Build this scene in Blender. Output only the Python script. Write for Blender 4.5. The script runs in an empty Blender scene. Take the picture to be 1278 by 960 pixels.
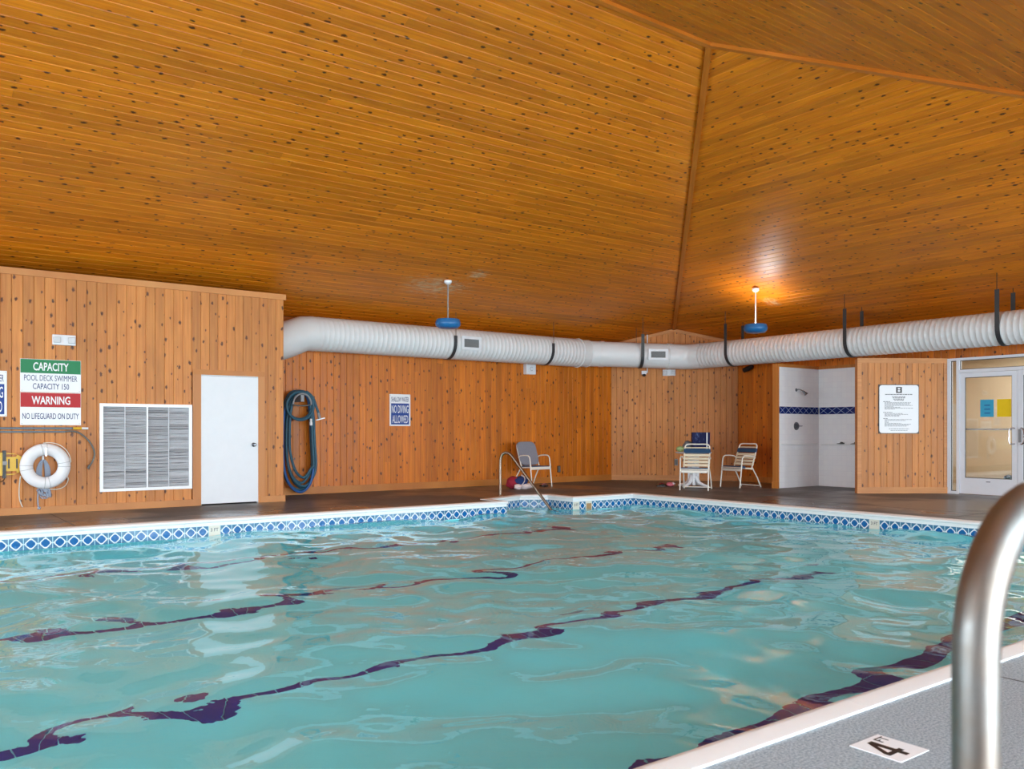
import bpy, bmesh, math, random
from mathutils import Vector, Matrix, noise
from mathutils.geometry import tessellate_polygon

random.seed(11)
scene = bpy.context.scene
COL = scene.collection
Z = Vector((0, 0, 1))

# ------------------------------------------------------------------ camera
cam_d = bpy.data.cameras.new('camera')
cam_d.sensor_width = 36.0
cam_d.lens = 36.0 * 1062 / 1278
cam_d.shift_y = 58 / 1278
cam_d.clip_start = 0.05
cam_d.dof.use_dof = True
cam_d.dof.focus_distance = 13.0
cam_d.dof.aperture_fstop = 5.6
cam = bpy.data.objects.new('camera', cam_d)
COL.objects.link(cam)
cam.location = (0, 0, 1.15)
cam.rotation_euler = (math.pi / 2, 0, -math.atan2(0.5968, 0.8024))
scene.camera = cam

# ------------------------------------------------------------------ view / world / daylight
scene.view_settings.view_transform = 'Standard'
scene.view_settings.look = 'None'
scene.view_settings.gamma = 1
scene.view_settings.use_curve_mapping = False
scene.view_settings.exposure = 0.6
scene.cycles.use_denoising = True
scene.cycles.adaptive_threshold = 0.03
scene.cycles.max_bounces = 9
scene.cycles.diffuse_bounces = 5
scene.cycles.glossy_bounces = 5
scene.cycles.transmission_bounces = 8
scene.cycles.transparent_max_bounces = 8
scene.cycles.sample_clamp_indirect = 6.0
scene.cycles.blur_glossy = 0.6

world = bpy.data.worlds.new('overcast_sky')
scene.world = world
world.use_nodes = True
world.node_tree.nodes['Background'].inputs['Color'].default_value = (0.80, 0.89, 1.0, 1)
world.node_tree.nodes['Background'].inputs['Strength'].default_value = 1.0

# room (metres): X runs along the long pool side, Y away from the window wall
XL, XR, YN, YB = -8.0, 15.85, -1.19, 14.65
EAVE, PITCH, HALF = 3.2, 0.325, 7.92
YRIDGE = YN + HALF
ZRIDGE = EAVE + PITCH * HALF
YBOX = 13.4          # face of the boxed-out plant room on the left
XBOX = 5.31          # its right-hand corner
ZWATER = -0.195

WINDOWS_NEAR = [(-7.2 + 3.85 * i, -4.2 + 3.85 * i) for i in range(6)]     # X ranges in the near wall
WINDOWS_ADDED = [(0.2, 3.6), (4.6, 8.0), (9.0, 12.4)]                       # Y ranges in the X=XL wall, unseen windows added for light
WIN_Z = (0.15, 2.75)


def window_light(name, loc, rot, sx, sy, power):
    d = bpy.data.lights.new(name, 'AREA')
    d.shape = 'RECTANGLE'
    d.size, d.size_y = sx, sy
    d.energy = power
    d.color = (0.80, 0.91, 1.0)
    o = bpy.data.objects.new(name, d)
    COL.objects.link(o)
    o.location = loc
    o.rotation_euler = rot
    return o


for a, b in WINDOWS_NEAR:       # overcast daylight standing in each window opening
    window_light('window_daylight', ((a + b) / 2, YN - 0.12, sum(WIN_Z) / 2), (math.radians(90), 0, 0),
                 b - a - 0.1, WIN_Z[1] - WIN_Z[0] - 0.1, 300)
for a, b in WINDOWS_ADDED:  # unseen side windows, added to light the right slope and wall
    window_light('window_daylight', (XL - 0.12, (a + b) / 2, sum(WIN_Z) / 2), (math.radians(90), 0, math.radians(-90)),
                 b - a - 0.1, WIN_Z[1] - WIN_Z[0] - 0.1, 380)


# ------------------------------------------------------------------ material helpers
def lin(c):
    c = c / 255.0
    return c / 12.92 if c <= 0.04045 else ((c + 0.055) / 1.055) ** 2.4


def rgb(r, g, b):
    return (lin(r), lin(g), lin(b), 1.0)


class NT:
    """small node-tree helper"""
    def __init__(self, name):
        self.m = bpy.data.materials.new(name)
        self.m.use_nodes = True
        self.t = self.m.node_tree
        self.b = self.t.nodes['Principled BSDF']
        self.out = self.t.nodes['Material Output']

    def n(self, kind, **kw):
        nd = self.t.nodes.new(kind)
        for k, v in kw.items():
            setattr(nd, k, v)
        return nd

    def link(self, a, b):
        self.t.links.new(a, b)

    def put(self, sock, v):
        if hasattr(v, 'is_output') or isinstance(v, bpy.types.NodeSocket):
            self.link(v, sock)
        else:
            sock.default_value = v

    def math(self, op, a, b=0.0, c=None, clamp=False):
        nd = self.n('ShaderNodeMath', operation=op, use_clamp=clamp)
        self.put(nd.inputs[0], a)
        self.put(nd.inputs[1], b)
        if c is not None:
            self.put(nd.inputs[2], c)
        return nd.outputs[0]

    def mix(self, fac, a, b, blend='MIX'):
        nd = self.n('ShaderNodeMix', data_type='RGBA', blend_type=blend)
        self.put(nd.inputs[0], fac)
        self.put(nd.inputs[6], a)
        self.put(nd.inputs[7], b)
        return nd.outputs[2]

    def maprange(self, v, a, b, c=0.0, d=1.0, smooth=False):
        nd = self.n('ShaderNodeMapRange')
        if smooth:
            nd.interpolation_type = 'SMOOTHSTEP'
        self.put(nd.inputs[0], v)
        for i, q in enumerate((a, b, c, d)):
            self.put(nd.inputs[1 + i], q)
        return nd.outputs[0]

    def xyz(self):
        tc = self.n('ShaderNodeTexCoord')
        s = self.n('ShaderNodeSeparateXYZ')
        self.link(tc.outputs['Object'], s.inputs[0])
        return s.outputs[0], s.outputs[1], s.outputs[2], tc.outputs['Object']

    def comb(self, x, y, z=0.0):
        c = self.n('ShaderNodeCombineXYZ')
        for i, q in enumerate((x, y, z)):
            self.put(c.inputs[i], q)
        return c.outputs[0]

    def noise(self, vec, scale, detail=3.0, rough=0.55):
        nd = self.n('ShaderNodeTexNoise')
        self.put(nd.inputs['Vector'], vec)
        nd.inputs['Scale'].default_value = scale
        nd.inputs['Detail'].default_value = detail
        nd.inputs['Roughness'].default_value = rough
        return nd.outputs['Fac']

    def bump(self, h, strength, dist):
        nd = self.n('ShaderNodeBump')
        nd.inputs['Strength'].default_value = strength
        nd.inputs['Distance'].default_value = dist
        self.put(nd.inputs['Height'], h)
        self.link(nd.outputs[0], self.b.inputs['Normal'])

    def set(self, **kw):
        for k, v in kw.items():
            self.put(self.b.inputs[k.replace('_', ' ')], v)
        return self.m


def plain(name, col, rough=0.5, metal=0.0, var=0.06, scale=9.0, bump=0.0):
    """a painted / moulded surface with slight uneven colour"""
    t = NT(name)
    x, y, z, o = t.xyz()
    f = t.noise(o, scale, 4)
    dark = tuple(c * (1 - var * 2) for c in col[:3]) + (1,)
    light = tuple(min(1, c * (1 + var)) for c in col[:3]) + (1,)
    c = t.mix(f, dark, light)
    if bump:
        t.bump(t.noise(o, 120, 2), bump, 0.002)
    return t.set(Base_Color=c, Roughness=rough, Metallic=metal)


def wood(name, base, dark, knot, rough=0.36, tone=(0.78, 1.14), knots=0.55, spec=0.5, stains=()):
    """knotty cedar board; local x = along the board, y = across"""
    t = NT(name)
    x, y, z, o = t.xyz()
    r = t.n('ShaderNodeObjectInfo').outputs['Random']
    r2 = t.math('FRACT', t.math('MULTIPLY', r, 61.7))
    xs = t.math('ADD', x, t.math('MULTIPLY', r, 53.0))
    grain = t.noise(t.comb(t.math('MULTIPLY', xs, 1.3), t.math('MULTIPLY', y, 34.0), t.math('MULTIPLY', r2, 40)), 1.0, 4)
    blot = t.noise(t.comb(xs, t.math('MULTIPLY', y, 3.0), r2), 1.7, 2)
    c = t.mix(t.maprange(grain, 0.35, 0.68), dark, base)
    val = t.math('MULTIPLY', t.maprange(r2, 0, 1, tone[0], tone[1]), t.maprange(blot, 0.3, 0.7, 0.9, 1.08))
    c = t.mix(1.0, c, t.comb(val, val, val), 'MULTIPLY')
    v = t.n('ShaderNodeTexVoronoi', voronoi_dimensions='2D')
    t.put(v.inputs['Vector'], t.comb(t.math('MULTIPLY', xs, 4.2), t.math('ADD', t.math('MULTIPLY', y, 7.2), t.math('MULTIPLY', r2, 31.0))))
    v.inputs['Scale'].default_value = 1.0
    cs = t.n('ShaderNodeSeparateColor')
    t.link(v.outputs['Color'], cs.inputs[0])
    size = t.maprange(cs.outputs[1], 0, 1, 0.06, 0.17)
    d = t.math('DIVIDE', v.outputs['Distance'], size)
    wob = t.noise(o, 38, 2)
    d = t.math('ADD', d, t.math('MULTIPLY', t.math('SUBTRACT', wob, 0.5), 1.5))
    k = t.math('MULTIPLY', t.maprange(d, 0.45, 1.15, 1.0, 0.0, True), t.math('LESS_THAN', cs.outputs[0], knots))
    c = t.mix(k, c, knot)
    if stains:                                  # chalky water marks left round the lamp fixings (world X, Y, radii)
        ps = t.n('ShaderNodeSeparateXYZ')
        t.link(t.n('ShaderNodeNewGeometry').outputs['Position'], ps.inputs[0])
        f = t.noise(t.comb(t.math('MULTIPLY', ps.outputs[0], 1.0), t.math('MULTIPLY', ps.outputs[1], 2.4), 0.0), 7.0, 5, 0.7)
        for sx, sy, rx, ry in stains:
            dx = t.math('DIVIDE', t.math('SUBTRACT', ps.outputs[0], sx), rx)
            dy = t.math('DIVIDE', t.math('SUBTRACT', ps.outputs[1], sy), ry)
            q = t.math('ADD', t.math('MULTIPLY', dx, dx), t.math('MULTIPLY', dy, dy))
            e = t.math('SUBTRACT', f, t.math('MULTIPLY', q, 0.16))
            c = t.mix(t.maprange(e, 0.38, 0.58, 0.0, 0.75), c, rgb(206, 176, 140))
    t.bump(grain, 0.12, 0.002)
    return t.set(Base_Color=c, Roughness=t.maprange(grain, 0.3, 0.7, rough - 0.06, rough + 0.08), Specular_IOR_Level=spec)


MAT = {}
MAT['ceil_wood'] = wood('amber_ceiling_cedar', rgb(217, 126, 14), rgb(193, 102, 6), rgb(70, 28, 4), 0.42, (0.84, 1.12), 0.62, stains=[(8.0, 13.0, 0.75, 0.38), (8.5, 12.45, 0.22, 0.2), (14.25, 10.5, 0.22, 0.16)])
MAT['wall_wood'] = wood('amber_wall_cedar', rgb(216, 124, 24), rgb(194, 100, 12), rgb(66, 30, 10), 0.42, knots=0.65)
MAT['pale_wood'] = wood('pale_wall_cedar', rgb(210, 138, 70), rgb(192, 116, 50), rgb(84, 42, 20), 0.5, (0.86, 1.1), 0.7)
MAT['trim_wood'] = wood('cedar_trim', rgb(206, 132, 58), rgb(186, 110, 42), rgb(90, 46, 20), 0.45, (0.92, 1.06), -1)
MAT['pale_trim'] = wood('pale_cedar_trim', rgb(210, 144, 84), rgb(194, 124, 64), rgb(120, 70, 34), 0.5, (0.94, 1.04), -1)
MAT['dark_trim'] = wood('amber_cedar_trim', rgb(196, 112, 30), rgb(176, 94, 18), rgb(70, 28, 4), 0.4, (0.9, 1.05), -1)
MAT['backing'] = plain('dark_timber_backing', rgb(110, 62, 22), 0.7)
MAT['white_paint'] = plain('white_paint', rgb(228, 230, 236), 0.4, var=0.02)
MAT['white_gloss'] = plain('white_gloss', rgb(240, 241, 244), 0.25, var=0.015)
MAT['duct_white'] = plain('duct_white', rgb(226, 226, 228), 0.45, var=0.03, scale=3)
MAT['strap_black'] = plain('black_hanger', rgb(52, 54, 58), 0.5)
MAT['rod'] = plain('threaded_rod', rgb(92, 62, 40), 0.5, 0.4)
MAT['blue_lamp'] = plain('blue_enamel', rgb(36, 108, 168), 0.35, var=0.05)
MAT['sign_white'] = plain('sign_white', rgb(236, 236, 240), 0.35, var=0.01)
MAT['green'] = plain('sign_green', rgb(36, 132, 84), 0.6, var=0.02)
MAT['red'] = plain('sign_red', rgb(188, 36, 44), 0.6, var=0.02)
MAT['navy'] = plain('sign_navy', rgb(30, 48, 112), 0.6, var=0.02)
MAT['sign_blue'] = plain('sign_blue', rgb(24, 66, 148), 0.6, var=0.02)
MAT['black'] = plain('black_plastic', rgb(26, 26, 30), 0.4)
MAT['grey_text'] = plain('grey_print', rgb(120, 122, 132), 0.5)
MAT['dark_text'] = plain('dark_print', rgb(70, 72, 84), 0.5)
MAT['sign_edge'] = plain('dark_sign_backing', rgb(62, 58, 60), 0.5)
MAT['steel'] = plain('brushed_steel', rgb(200, 200, 204), 0.25, 1.0, var=0.04)
MAT['dark_steel'] = plain('dark_steel', rgb(110, 112, 118), 0.3, 1.0)
MAT['alu'] = plain('white_aluminium', rgb(232, 235, 244), 0.35, var=0.02)
MAT['gasket'] = plain('dark_gasket', rgb(70, 70, 72), 0.6)
MAT['hose'] = plain('teal_hose', rgb(48, 96, 118), 0.5, var=0.1, scale=30)
MAT['hose2'] = plain('blue_hose', rgb(34, 92, 160), 0.45)
MAT['yellow'] = plain('yellow_plastic', rgb(226, 178, 32), 0.4, var=0.04)
MAT['pole_grey'] = plain('grey_blue_pole', rgb(120, 134, 146), 0.35, 0.3)
MAT['hook_grey'] = plain('grey_hook', rgb(104, 106, 104), 0.45)
MAT['ring'] = plain('white_life_ring', rgb(236, 236, 240), 0.45, var=0.03)
MAT['rope_white'] = plain('white_rope', rgb(226, 218, 204), 0.8, var=0.1, scale=80)
MAT['chair_white'] = plain('white_chair_tube', rgb(236, 230, 220), 0.3, var=0.02)
MAT['strap_cream'] = plain('cream_vinyl_strap', rgb(234, 222, 196), 0.4, var=0.02)
MAT['strap_navy'] = plain('navy_vinyl_strap', rgb(28, 74, 112), 0.4, var=0.05)
MAT['grey_cloth'] = plain('grey_sling', rgb(138, 138, 150), 0.85, var=0.08, scale=40)
MAT['table_white'] = plain('white_resin', rgb(232, 232, 236), 0.4, var=0.02)
MAT['coping'] = plain('white_coping', rgb(242, 243, 246), 0.35, var=0.02)
MAT['beige'] = plain('beige_hall_paint', rgb(206, 186, 158), 0.7, var=0.03, scale=2)
MAT['hall_floor'] = plain('hall_floor', rgb(170, 160, 146), 0.4)
MAT['plaster'] = None


def rope_mat():
    t = NT('blue_white_rope')
    x, y, z, o = t.xyz()
    w = t.n('ShaderNodeTexChecker')
    t.put(w.inputs['Vector'], o)
    w.inputs['Scale'].default_value = 70
    w.inputs['Color1'].default_value = rgb(206, 212, 224)
    w.inputs['Color2'].default_value = rgb(48, 78, 120)
    return t.set(Base_Color=w.outputs[0], Roughness=0.85)


MAT['rope_blue'] = rope_mat()


def stainless():
    t = NT('stained_stainless_tube')
    x, y, z, o = t.xyz()
    f = t.noise(o, 5, 4)
    g = t.noise(o, 40, 3)
    c = t.mix(t.maprange(f, 0.45, 0.7), rgb(138, 137, 136), rgb(132, 108, 88))
    return t.set(Base_Color=c, Metallic=1.0, Roughness=t.maprange(g, 0.3, 0.7, 0.42, 0.52))


MAT['stainless'] = stainless()


def tube_brown():
    t = NT('weathered_rail_tube')
    x, y, z, o = t.xyz()
    f = t.noise(o, 7, 3)
    c = t.mix(f, rgb(112, 90, 76), rgb(150, 132, 120))
    return t.set(Base_Color=c, Metallic=1.0, Roughness=0.35)


MAT['rail_brown'] = tube_brown()


def deck_mat():
    t = NT('speckled_pool_deck')
    x, y, z, o = t.xyz()
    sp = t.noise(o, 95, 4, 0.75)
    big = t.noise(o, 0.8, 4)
    near_lit = t.mix(t.maprange(sp, 0.36, 0.66), rgb(112, 124, 134), rgb(186, 197, 206))  # near deck paler: strong window light put into the colour
    damp_dim = t.mix(t.maprange(sp, 0.36, 0.66), rgb(74, 77, 80), rgb(122, 126, 128))
    damp_dim = t.mix(t.maprange(big, 0.35, 0.7, 0.0, 0.45), damp_dim, rgb(80, 78, 78))
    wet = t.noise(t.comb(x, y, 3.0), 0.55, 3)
    far = t.math('MAXIMUM', t.maprange(y, 5.0, 9.0), t.maprange(x, 9.5, 11.2))       # wet far sides, also coloured darker for the weaker light there
    c = t.mix(far, near_lit, damp_dim)
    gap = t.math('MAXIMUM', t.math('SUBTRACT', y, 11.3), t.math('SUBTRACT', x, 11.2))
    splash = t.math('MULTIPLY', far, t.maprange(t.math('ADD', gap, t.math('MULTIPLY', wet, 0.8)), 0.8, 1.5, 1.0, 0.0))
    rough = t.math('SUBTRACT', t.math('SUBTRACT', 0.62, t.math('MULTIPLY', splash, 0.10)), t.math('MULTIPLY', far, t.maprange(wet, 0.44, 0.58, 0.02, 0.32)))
    t.bump(sp, 0.25, 0.003)
    return t.set(Base_Color=c, Roughness=rough, Specular_IOR_Level=0.5)


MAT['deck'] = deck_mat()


def plaster_mat():
    t = NT('aqua_pool_plaster')
    x, y, z, o = t.xyz()
    f = t.noise(o, 0.7, 3)
    c = t.mix(f, rgb(124, 240, 254), rgb(150, 246, 255))
    return t.set(Base_Color=c, Roughness=0.6)


MAT['plaster'] = plaster_mat()


def water_mat():
    t = NT('pool_water')
    x, y, z, o = t.xyz()
    t.bump(t.noise(o, 6.5, 2), 0.10, 0.02)
    return t.set(Base_Color=(0.93, 1.0, 1.0, 1), Roughness=0.0, IOR=1.333, Transmission_Weight=1.0)


MAT['water'] = water_mat()


def glass_mat():
    t = NT('clear_glazing')
    tr = t.n('ShaderNodeBsdfTransparent')
    tr.inputs[0].default_value = (0.93, 0.95, 0.94, 1)
    gl = t.n('ShaderNodeBsdfGlossy')
    gl.inputs['Roughness'].default_value = 0.02
    fr = t.n('ShaderNodeFresnel')
    fr.inputs[0].default_value = 1.5
    mx = t.n('ShaderNodeMixShader')
    t.link(t.math('MULTIPLY', fr.outputs[0], 1.6, clamp=True), mx.inputs[0])
    t.link(tr.outputs[0], mx.inputs[1])
    t.link(gl.outputs[0], mx.inputs[2])
    t.link(mx.outputs[0], t.out.inputs['Surface'])
    return t.m


MAT['glass'] = glass_mat()


def waterline_mat():
    """blue waterline tile: bright pointed medallion, white lattice, slate corners (local x,y in +-0.075)"""
    t = NT('blue_lattice_tile')
    x, y, z, o = t.xyz()
    u = t.math('DIVIDE', t.math('ABSOLUTE', x), 0.075)
    v = t.math('DIVIDE', t.math('ABSOLUTE', y), 0.075)
    s = t.math('MAXIMUM', t.math('MULTIPLY', t.math('ADD', u, v), 0.80), t.math('MULTIPLY', t.math('MAXIMUM', u, v), 1.0))
    inner = t.math('LESS_THAN', s, 0.60)
    white = t.math('LESS_THAN', s, 0.80)
    c = t.mix(t.noise(o, 14, 2), rgb(52, 108, 150), rgb(76, 128, 164))
    line = t.math('MAXIMUM', t.math('LESS_THAN', t.math('MINIMUM', u, v), 0.09), t.math('GREATER_THAN', t.math('MAXIMUM', u, v), 0.95))
    c = t.mix(line, c, rgb(226, 234, 242))
    c = t.mix(white, c, rgb(226, 234, 242))
    c = t.mix(inner, c, rgb(18, 100, 168))
    return t.set(Base_Color=c, Roughness=0.15)


MAT['waterline'] = waterline_mat()
MAT['lane'] = plain('navy_lane_tile', rgb(8, 34, 140), 0.3, var=0.15)
MAT['marker'] = plain('white_marker_tile', rgb(224, 220, 208), 0.25, var=0.02)


def shower_mat():
    t = NT('white_square_tile')
    x, y, z, o = t.xyz()
    br = t.n('ShaderNodeTexBrick')
    br.offset = 0.0
    t.put(br.inputs['Vector'], o)
    br.inputs['Color1'].default_value = rgb(246, 245, 248)
    br.inputs['Color2'].default_value = rgb(242, 241, 246)
    br.inputs['Mortar'].default_value = rgb(236, 235, 240)
    br.inputs['Scale'].default_value = 1.0
    br.inputs['Brick Width'].default_value = 0.108
    br.inputs['Row Height'].default_value = 0.108
    br.inputs['Mortar Size'].default_value = 0.0025
    return t.set(Base_Color=br.outputs[0], Roughness=0.22)


MAT['shower_tile'] = shower_mat()


def band_mat():
    t = NT('navy_lattice_tile')
    x, y, z, o = t.xyz()
    u = t.math('DIVIDE', t.math('ABSOLUTE', x), 0.1)
    v = t.math('DIVIDE', t.math('ABSOLUTE', y), 0.0725)
    ln = t.math('LESS_THAN', t.math('ABSOLUTE', t.math('SUBTRACT', u, v)), 0.085)
    c = t.mix(ln, rgb(16, 36, 106), rgb(150, 168, 206))
    return t.set(Base_Color=c, Roughness=0.2)


MAT['band'] = band_mat()


def bag_mat():
    t = NT('blue_print_bag')
    x, y, z, o = t.xyz()
    f = t.noise(t.comb(t.math('MULTIPLY', x, 2.0), y, z), 9, 4, 0.7)
    k = t.math('MULTIPLY', t.maprange(f, 0.56, 0.78, 0.0, 0.6), t.math('LESS_THAN', x, 0.06))
    return t.set(Base_Color=t.mix(k, rgb(8, 14, 66), rgb(130, 156, 210)), Roughness=0.6, Specular_IOR_Level=0.2)


MAT['bag'] = bag_mat()
MAT['cloth_red'] = plain('red_cloth', rgb(150, 24, 48), 0.85)
MAT['cloth_blue'] = plain('blue_cloth', rgb(26, 50, 104), 0.85)
MAT['cloth_white'] = plain('white_cloth', rgb(226, 208, 208), 0.85)
MAT['pink'] = plain('pink_foam', rgb(214, 110, 124), 0.7)
MAT['apple'] = plain('green_skin', rgb(176, 206, 140), 0.4)
MAT['blue_paper'] = plain('blue_paper', rgb(58, 166, 206), 0.7, var=0.02)
MAT['yellow_paper'] = plain('yellow_paper', rgb(250, 210, 8), 0.7, var=0.02)
MAT['grille'] = plain('grey_grille', rgb(150, 150, 154), 0.5)
MAT['slat'] = plain('louver_slat', rgb(206, 208, 214), 0.4, var=0.04)
MAT['dim_void'] = plain('dark_void', rgb(84, 86, 90), 0.8)
MAT['skimmer'] = plain('tan_skimmer_flap', rgb(176, 140, 96), 0.5)
MAT['ground'] = plain('pale_outdoor_paving', rgb(150, 152, 146), 0.8)


# ------------------------------------------------------------------ mesh helpers
def tag(o, label=None, cat=None, group=None, kind=None):
    if label: o['label'] = label
    if cat: o['category'] = cat
    if group: o['group'] = group
    if kind: o['kind'] = kind
    return o


def link(name, me, parent=None, mat=None, mtx=None):
    o = bpy.data.objects.new(name, me)
    COL.objects.link(o)
    if mat is not None and me is not None and len(me.materials) == 0:
        me.materials.append(mat)
    if parent is not None:
        o.parent = parent
    if mtx is not None:
        o.matrix_basis = mtx
    return o


def frame(o, u, v):
    u, v = Vector(u).normalized(), Vector(v).normalized()
    n = u.cross(v)
    m = Matrix((u, v, n)).transposed().to_4x4()
    m.translation = Vector(o)
    return m


def empty(name, mtx, label=None, cat=None, group=None, kind=None):
    o = bpy.data.objects.new(name, None)
    COL.objects.link(o)
    o.empty_display_size = 0.1
    o.matrix_basis = mtx if isinstance(mtx, Matrix) else Matrix.Translation(Vector(mtx))
    return tag(o, label, cat, group, kind)


def smooth_path(pts, n=6, closed=False):
    p = [Vector(q) for q in pts]
    out = []
    m = len(p)
    for i in range(m if closed else m - 1):
        a = p[(i - 1) % m] if closed or i > 0 else p[i]
        b, c = p[i], p[(i + 1) % m]
        d = p[(i + 2) % m] if closed or i + 2 < m else c
        for k in range(n):
            t = k / n
            out.append(0.5 * ((2 * b) + (c - a) * t + (2 * a - 5 * b + 4 * c - d) * t * t + (3 * b - a - 3 * c + d) * t ** 3))
    if not closed:
        out.append(p[-1])
    return out


class MB:
    def __init__(self):
        self.bm = bmesh.new()

    def box(self, c, s, rot=None):
        m = Matrix.Translation(Vector(c))
        if rot is not None:
            m = m @ (rot.to_4x4() if not isinstance(rot, (tuple, list)) else Matrix.Rotation(rot[1], 4, rot[0]))
        bmesh.ops.create_cube(self.bm, size=1.0, matrix=m @ Matrix.Diagonal((s[0], s[1], s[2], 1)))
        return self

    def bounds(self, lo, hi):
        return self.box([(a + b) / 2 for a, b in zip(lo, hi)], [b - a for a, b in zip(lo, hi)])

    def tube(self, pts, r, n=8, closed=False, cap=True, flat=None):
        """swept tube; r a number or list; flat=(a,b) scales the section to an ellipse"""
        p = [Vector(q) for q in pts]
        m = len(p)
        rs = r if isinstance(r, (list, tuple)) else [r] * m
        tang = []
        for i in range(m):
            a = p[(i - 1) % m] if closed or i > 0 else p[i]
            b = p[(i + 1) % m] if closed or i < m - 1 else p[i]
            tang.append((b - a).normalized())
        ref = Z if abs(tang[0].z) < 0.9 else Vector((1, 0, 0))
        nrm = (ref - tang[0] * ref.dot(tang[0])).normalized()
        rings = []
        for i in range(m):
            nrm = nrm - tang[i] * nrm.dot(tang[i])
            nrm.normalize()
            bn = tang[i].cross(nrm)
            fa, fb = flat or (1, 1)
            rings.append([self.bm.verts.new(p[i] + (nrm * math.cos(t) * fa + bn * math.sin(t) * fb) * rs[i])
                          for t in (2 * math.pi * k / n for k in range(n))])
        for i in range(m if closed else m - 1):
            A, B = rings[i], rings[(i + 1) % m]
            for k in range(n):
                self.bm.faces.new((A[k], A[(k + 1) % n], B[(k + 1) % n], B[k]))
        if cap and not closed:
            self.bm.faces.new(rings[0][::-1])
            self.bm.faces.new(rings[-1])
        return self

    def lathe(self, prof, n=24, mtx=None, close=False):
        mtx = mtx or Matrix.Identity(4)
        rings = []
        for r, z in prof:
            if r < 1e-6:
                rings.append([self.bm.verts.new(mtx @ Vector((0, 0, z)))])
            else:
                rings.append([self.bm.verts.new(mtx @ Vector((r * math.cos(2 * math.pi * k / n), r * math.sin(2 * math.pi * k / n), z))) for k in range(n)])
        seq = list(zip(rings, rings[1:])) + ([(rings[-1], rings[0])] if close else [])
        for A, B in seq:
            for k in range(n):
                a, b = A[k % len(A)], A[(k + 1) % len(A)]
                c, d = B[(k + 1) % len(B)], B[k % len(B)]
                vs = []
                for q in (a, b, c, d):
                    if q not in vs:
                        vs.append(q)
                if len(vs) > 2:
                    self.bm.faces.new(vs)
        return self

    def prism(self, outer, holes=(), z0=0.0, z1=0.01, mtx=None):
        """a flat plate with holes, in local xy, from z0 to z1"""
        mtx = mtx or Matrix.Identity(4)
        loops = [outer] + list(holes)
        flat = [Vector((q[0], q[1], 0)) for l in loops for q in l]
        tris = tessellate_polygon([[Vector((q[0], q[1], 0)) for q in l] for l in loops])
        lo = [self.bm.verts.new(mtx @ Vector((q.x, q.y, z0))) for q in flat]
        hi = [self.bm.verts.new(mtx @ Vector((q.x, q.y, z1))) for q in flat]
        for t in tris:
            self.bm.faces.new([hi[i] for i in t])
            self.bm.faces.new([lo[i] for i in t][::-1])
        s = 0
        for l in loops:
            m = len(l)
            for i in range(m):
                a, b = s + i, s + (i + 1) % m
                self.bm.faces.new((lo[a], lo[b], hi[b], hi[a]))
            s += m
        return self

    def hexa(self, v8):
        vs = [self.bm.verts.new(Vector(q)) for q in v8]
        for f in ((0, 3, 2, 1), (4, 5, 6, 7), (0, 1, 5, 4), (1, 2, 6, 5), (2, 3, 7, 6), (3, 0, 4, 7)):
            self.bm.faces.new([vs[i] for i in f])
        return self

    def faces(self, verts, fs):
        vs = [self.bm.verts.new(Vector(q)) for q in verts]
        for f in fs:
            self.bm.faces.new([vs[i] for i in f])
        return self

    def blob(self, c, s, amp=0.2, sub=3, seed=0.0, freq=2.2, flat_z=None):
        r = bmesh.ops.create_icosphere(self.bm, subdivisions=sub, radius=1.0)
        for v in r['verts']:
            k = 1 + amp * noise.noise(v.co * freq + Vector((seed, seed * 1.7, 0)))
            v.co = Vector((c[0] + v.co.x * k * s[0], c[1] + v.co.y * k * s[1], c[2] + v.co.z * k * s[2]))
            if flat_z is not None and v.co.z < flat_z:
                v.co.z = flat_z
        return self

    def mesh(self, name, smooth=False, bevel=0.0):
        bm = self.bm
        if bevel:
            bmesh.ops.bevel(bm, geom=list(bm.edges), offset=bevel, segments=2, affect='EDGES', profile=0.5)
        bmesh.ops.recalc_face_normals(bm, faces=bm.faces)
        me = bpy.data.meshes.new(name)
        bm.to_mesh(me)
        bm.free()
        if smooth:
            me.polygons.foreach_set('use_smooth', [True] * len(me.polygons))
            me.set_sharp_from_angle(angle=math.radians(38))
        return me

    def build(self, name, mat, parent=None, mtx=None, smooth=False, bevel=0.0):
        return link(name, self.mesh(name, smooth, bevel), parent, mat, mtx)


def rrect(x0, y0, x1, y1, r, n=5):
    out = []
    for cx, cy, a0 in ((x1 - r, y1 - r, 0), (x0 + r, y1 - r, 90), (x0 + r, y0 + r, 180), (x1 - r, y0 + r, 270)):
        for k in range(n + 1):
            a = math.radians(a0 + 90 * k / n)
            out.append((cx + r * math.cos(a), cy + r * math.sin(a)))
    return out


def text(body, size, mat, parent, x, y, z, fit=None, bold=0.0, rot=0.0, name='lettering'):
    """a line of raised print, centred on x, baseline y, in the parent's local xy"""
    cu = bpy.data.curves.new('print', 'FONT')
    cu.body = body
    cu.size = size
    cu.align_x = 'CENTER'
    cu.offset = bold
    cu.extrude = 0.0006
    cu.resolution_u = 3
    tmp = bpy.data.objects.new('print', cu)
    COL.objects.link(tmp)
    dg = bpy.context.evaluated_depsgraph_get()
    me = bpy.data.meshes.new_from_object(tmp.evaluated_get(dg))
    bpy.data.objects.remove(tmp)
    bpy.data.curves.remove(cu)
    me.materials.clear()
    xx = [v.co.x for v in me.vertices]
    xs = fit / (max(xx) - min(xx)) if fit else 1.0
    m = Matrix.Translation((x - xs * (max(xx) + min(xx)) / 2, y, z)) @ Matrix.Rotation(rot, 4, 'Z') @ Matrix.Diagonal((xs, 1, 1, 1))
    return link(name, me, parent, mat, m)


PLANKS = {}


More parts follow.
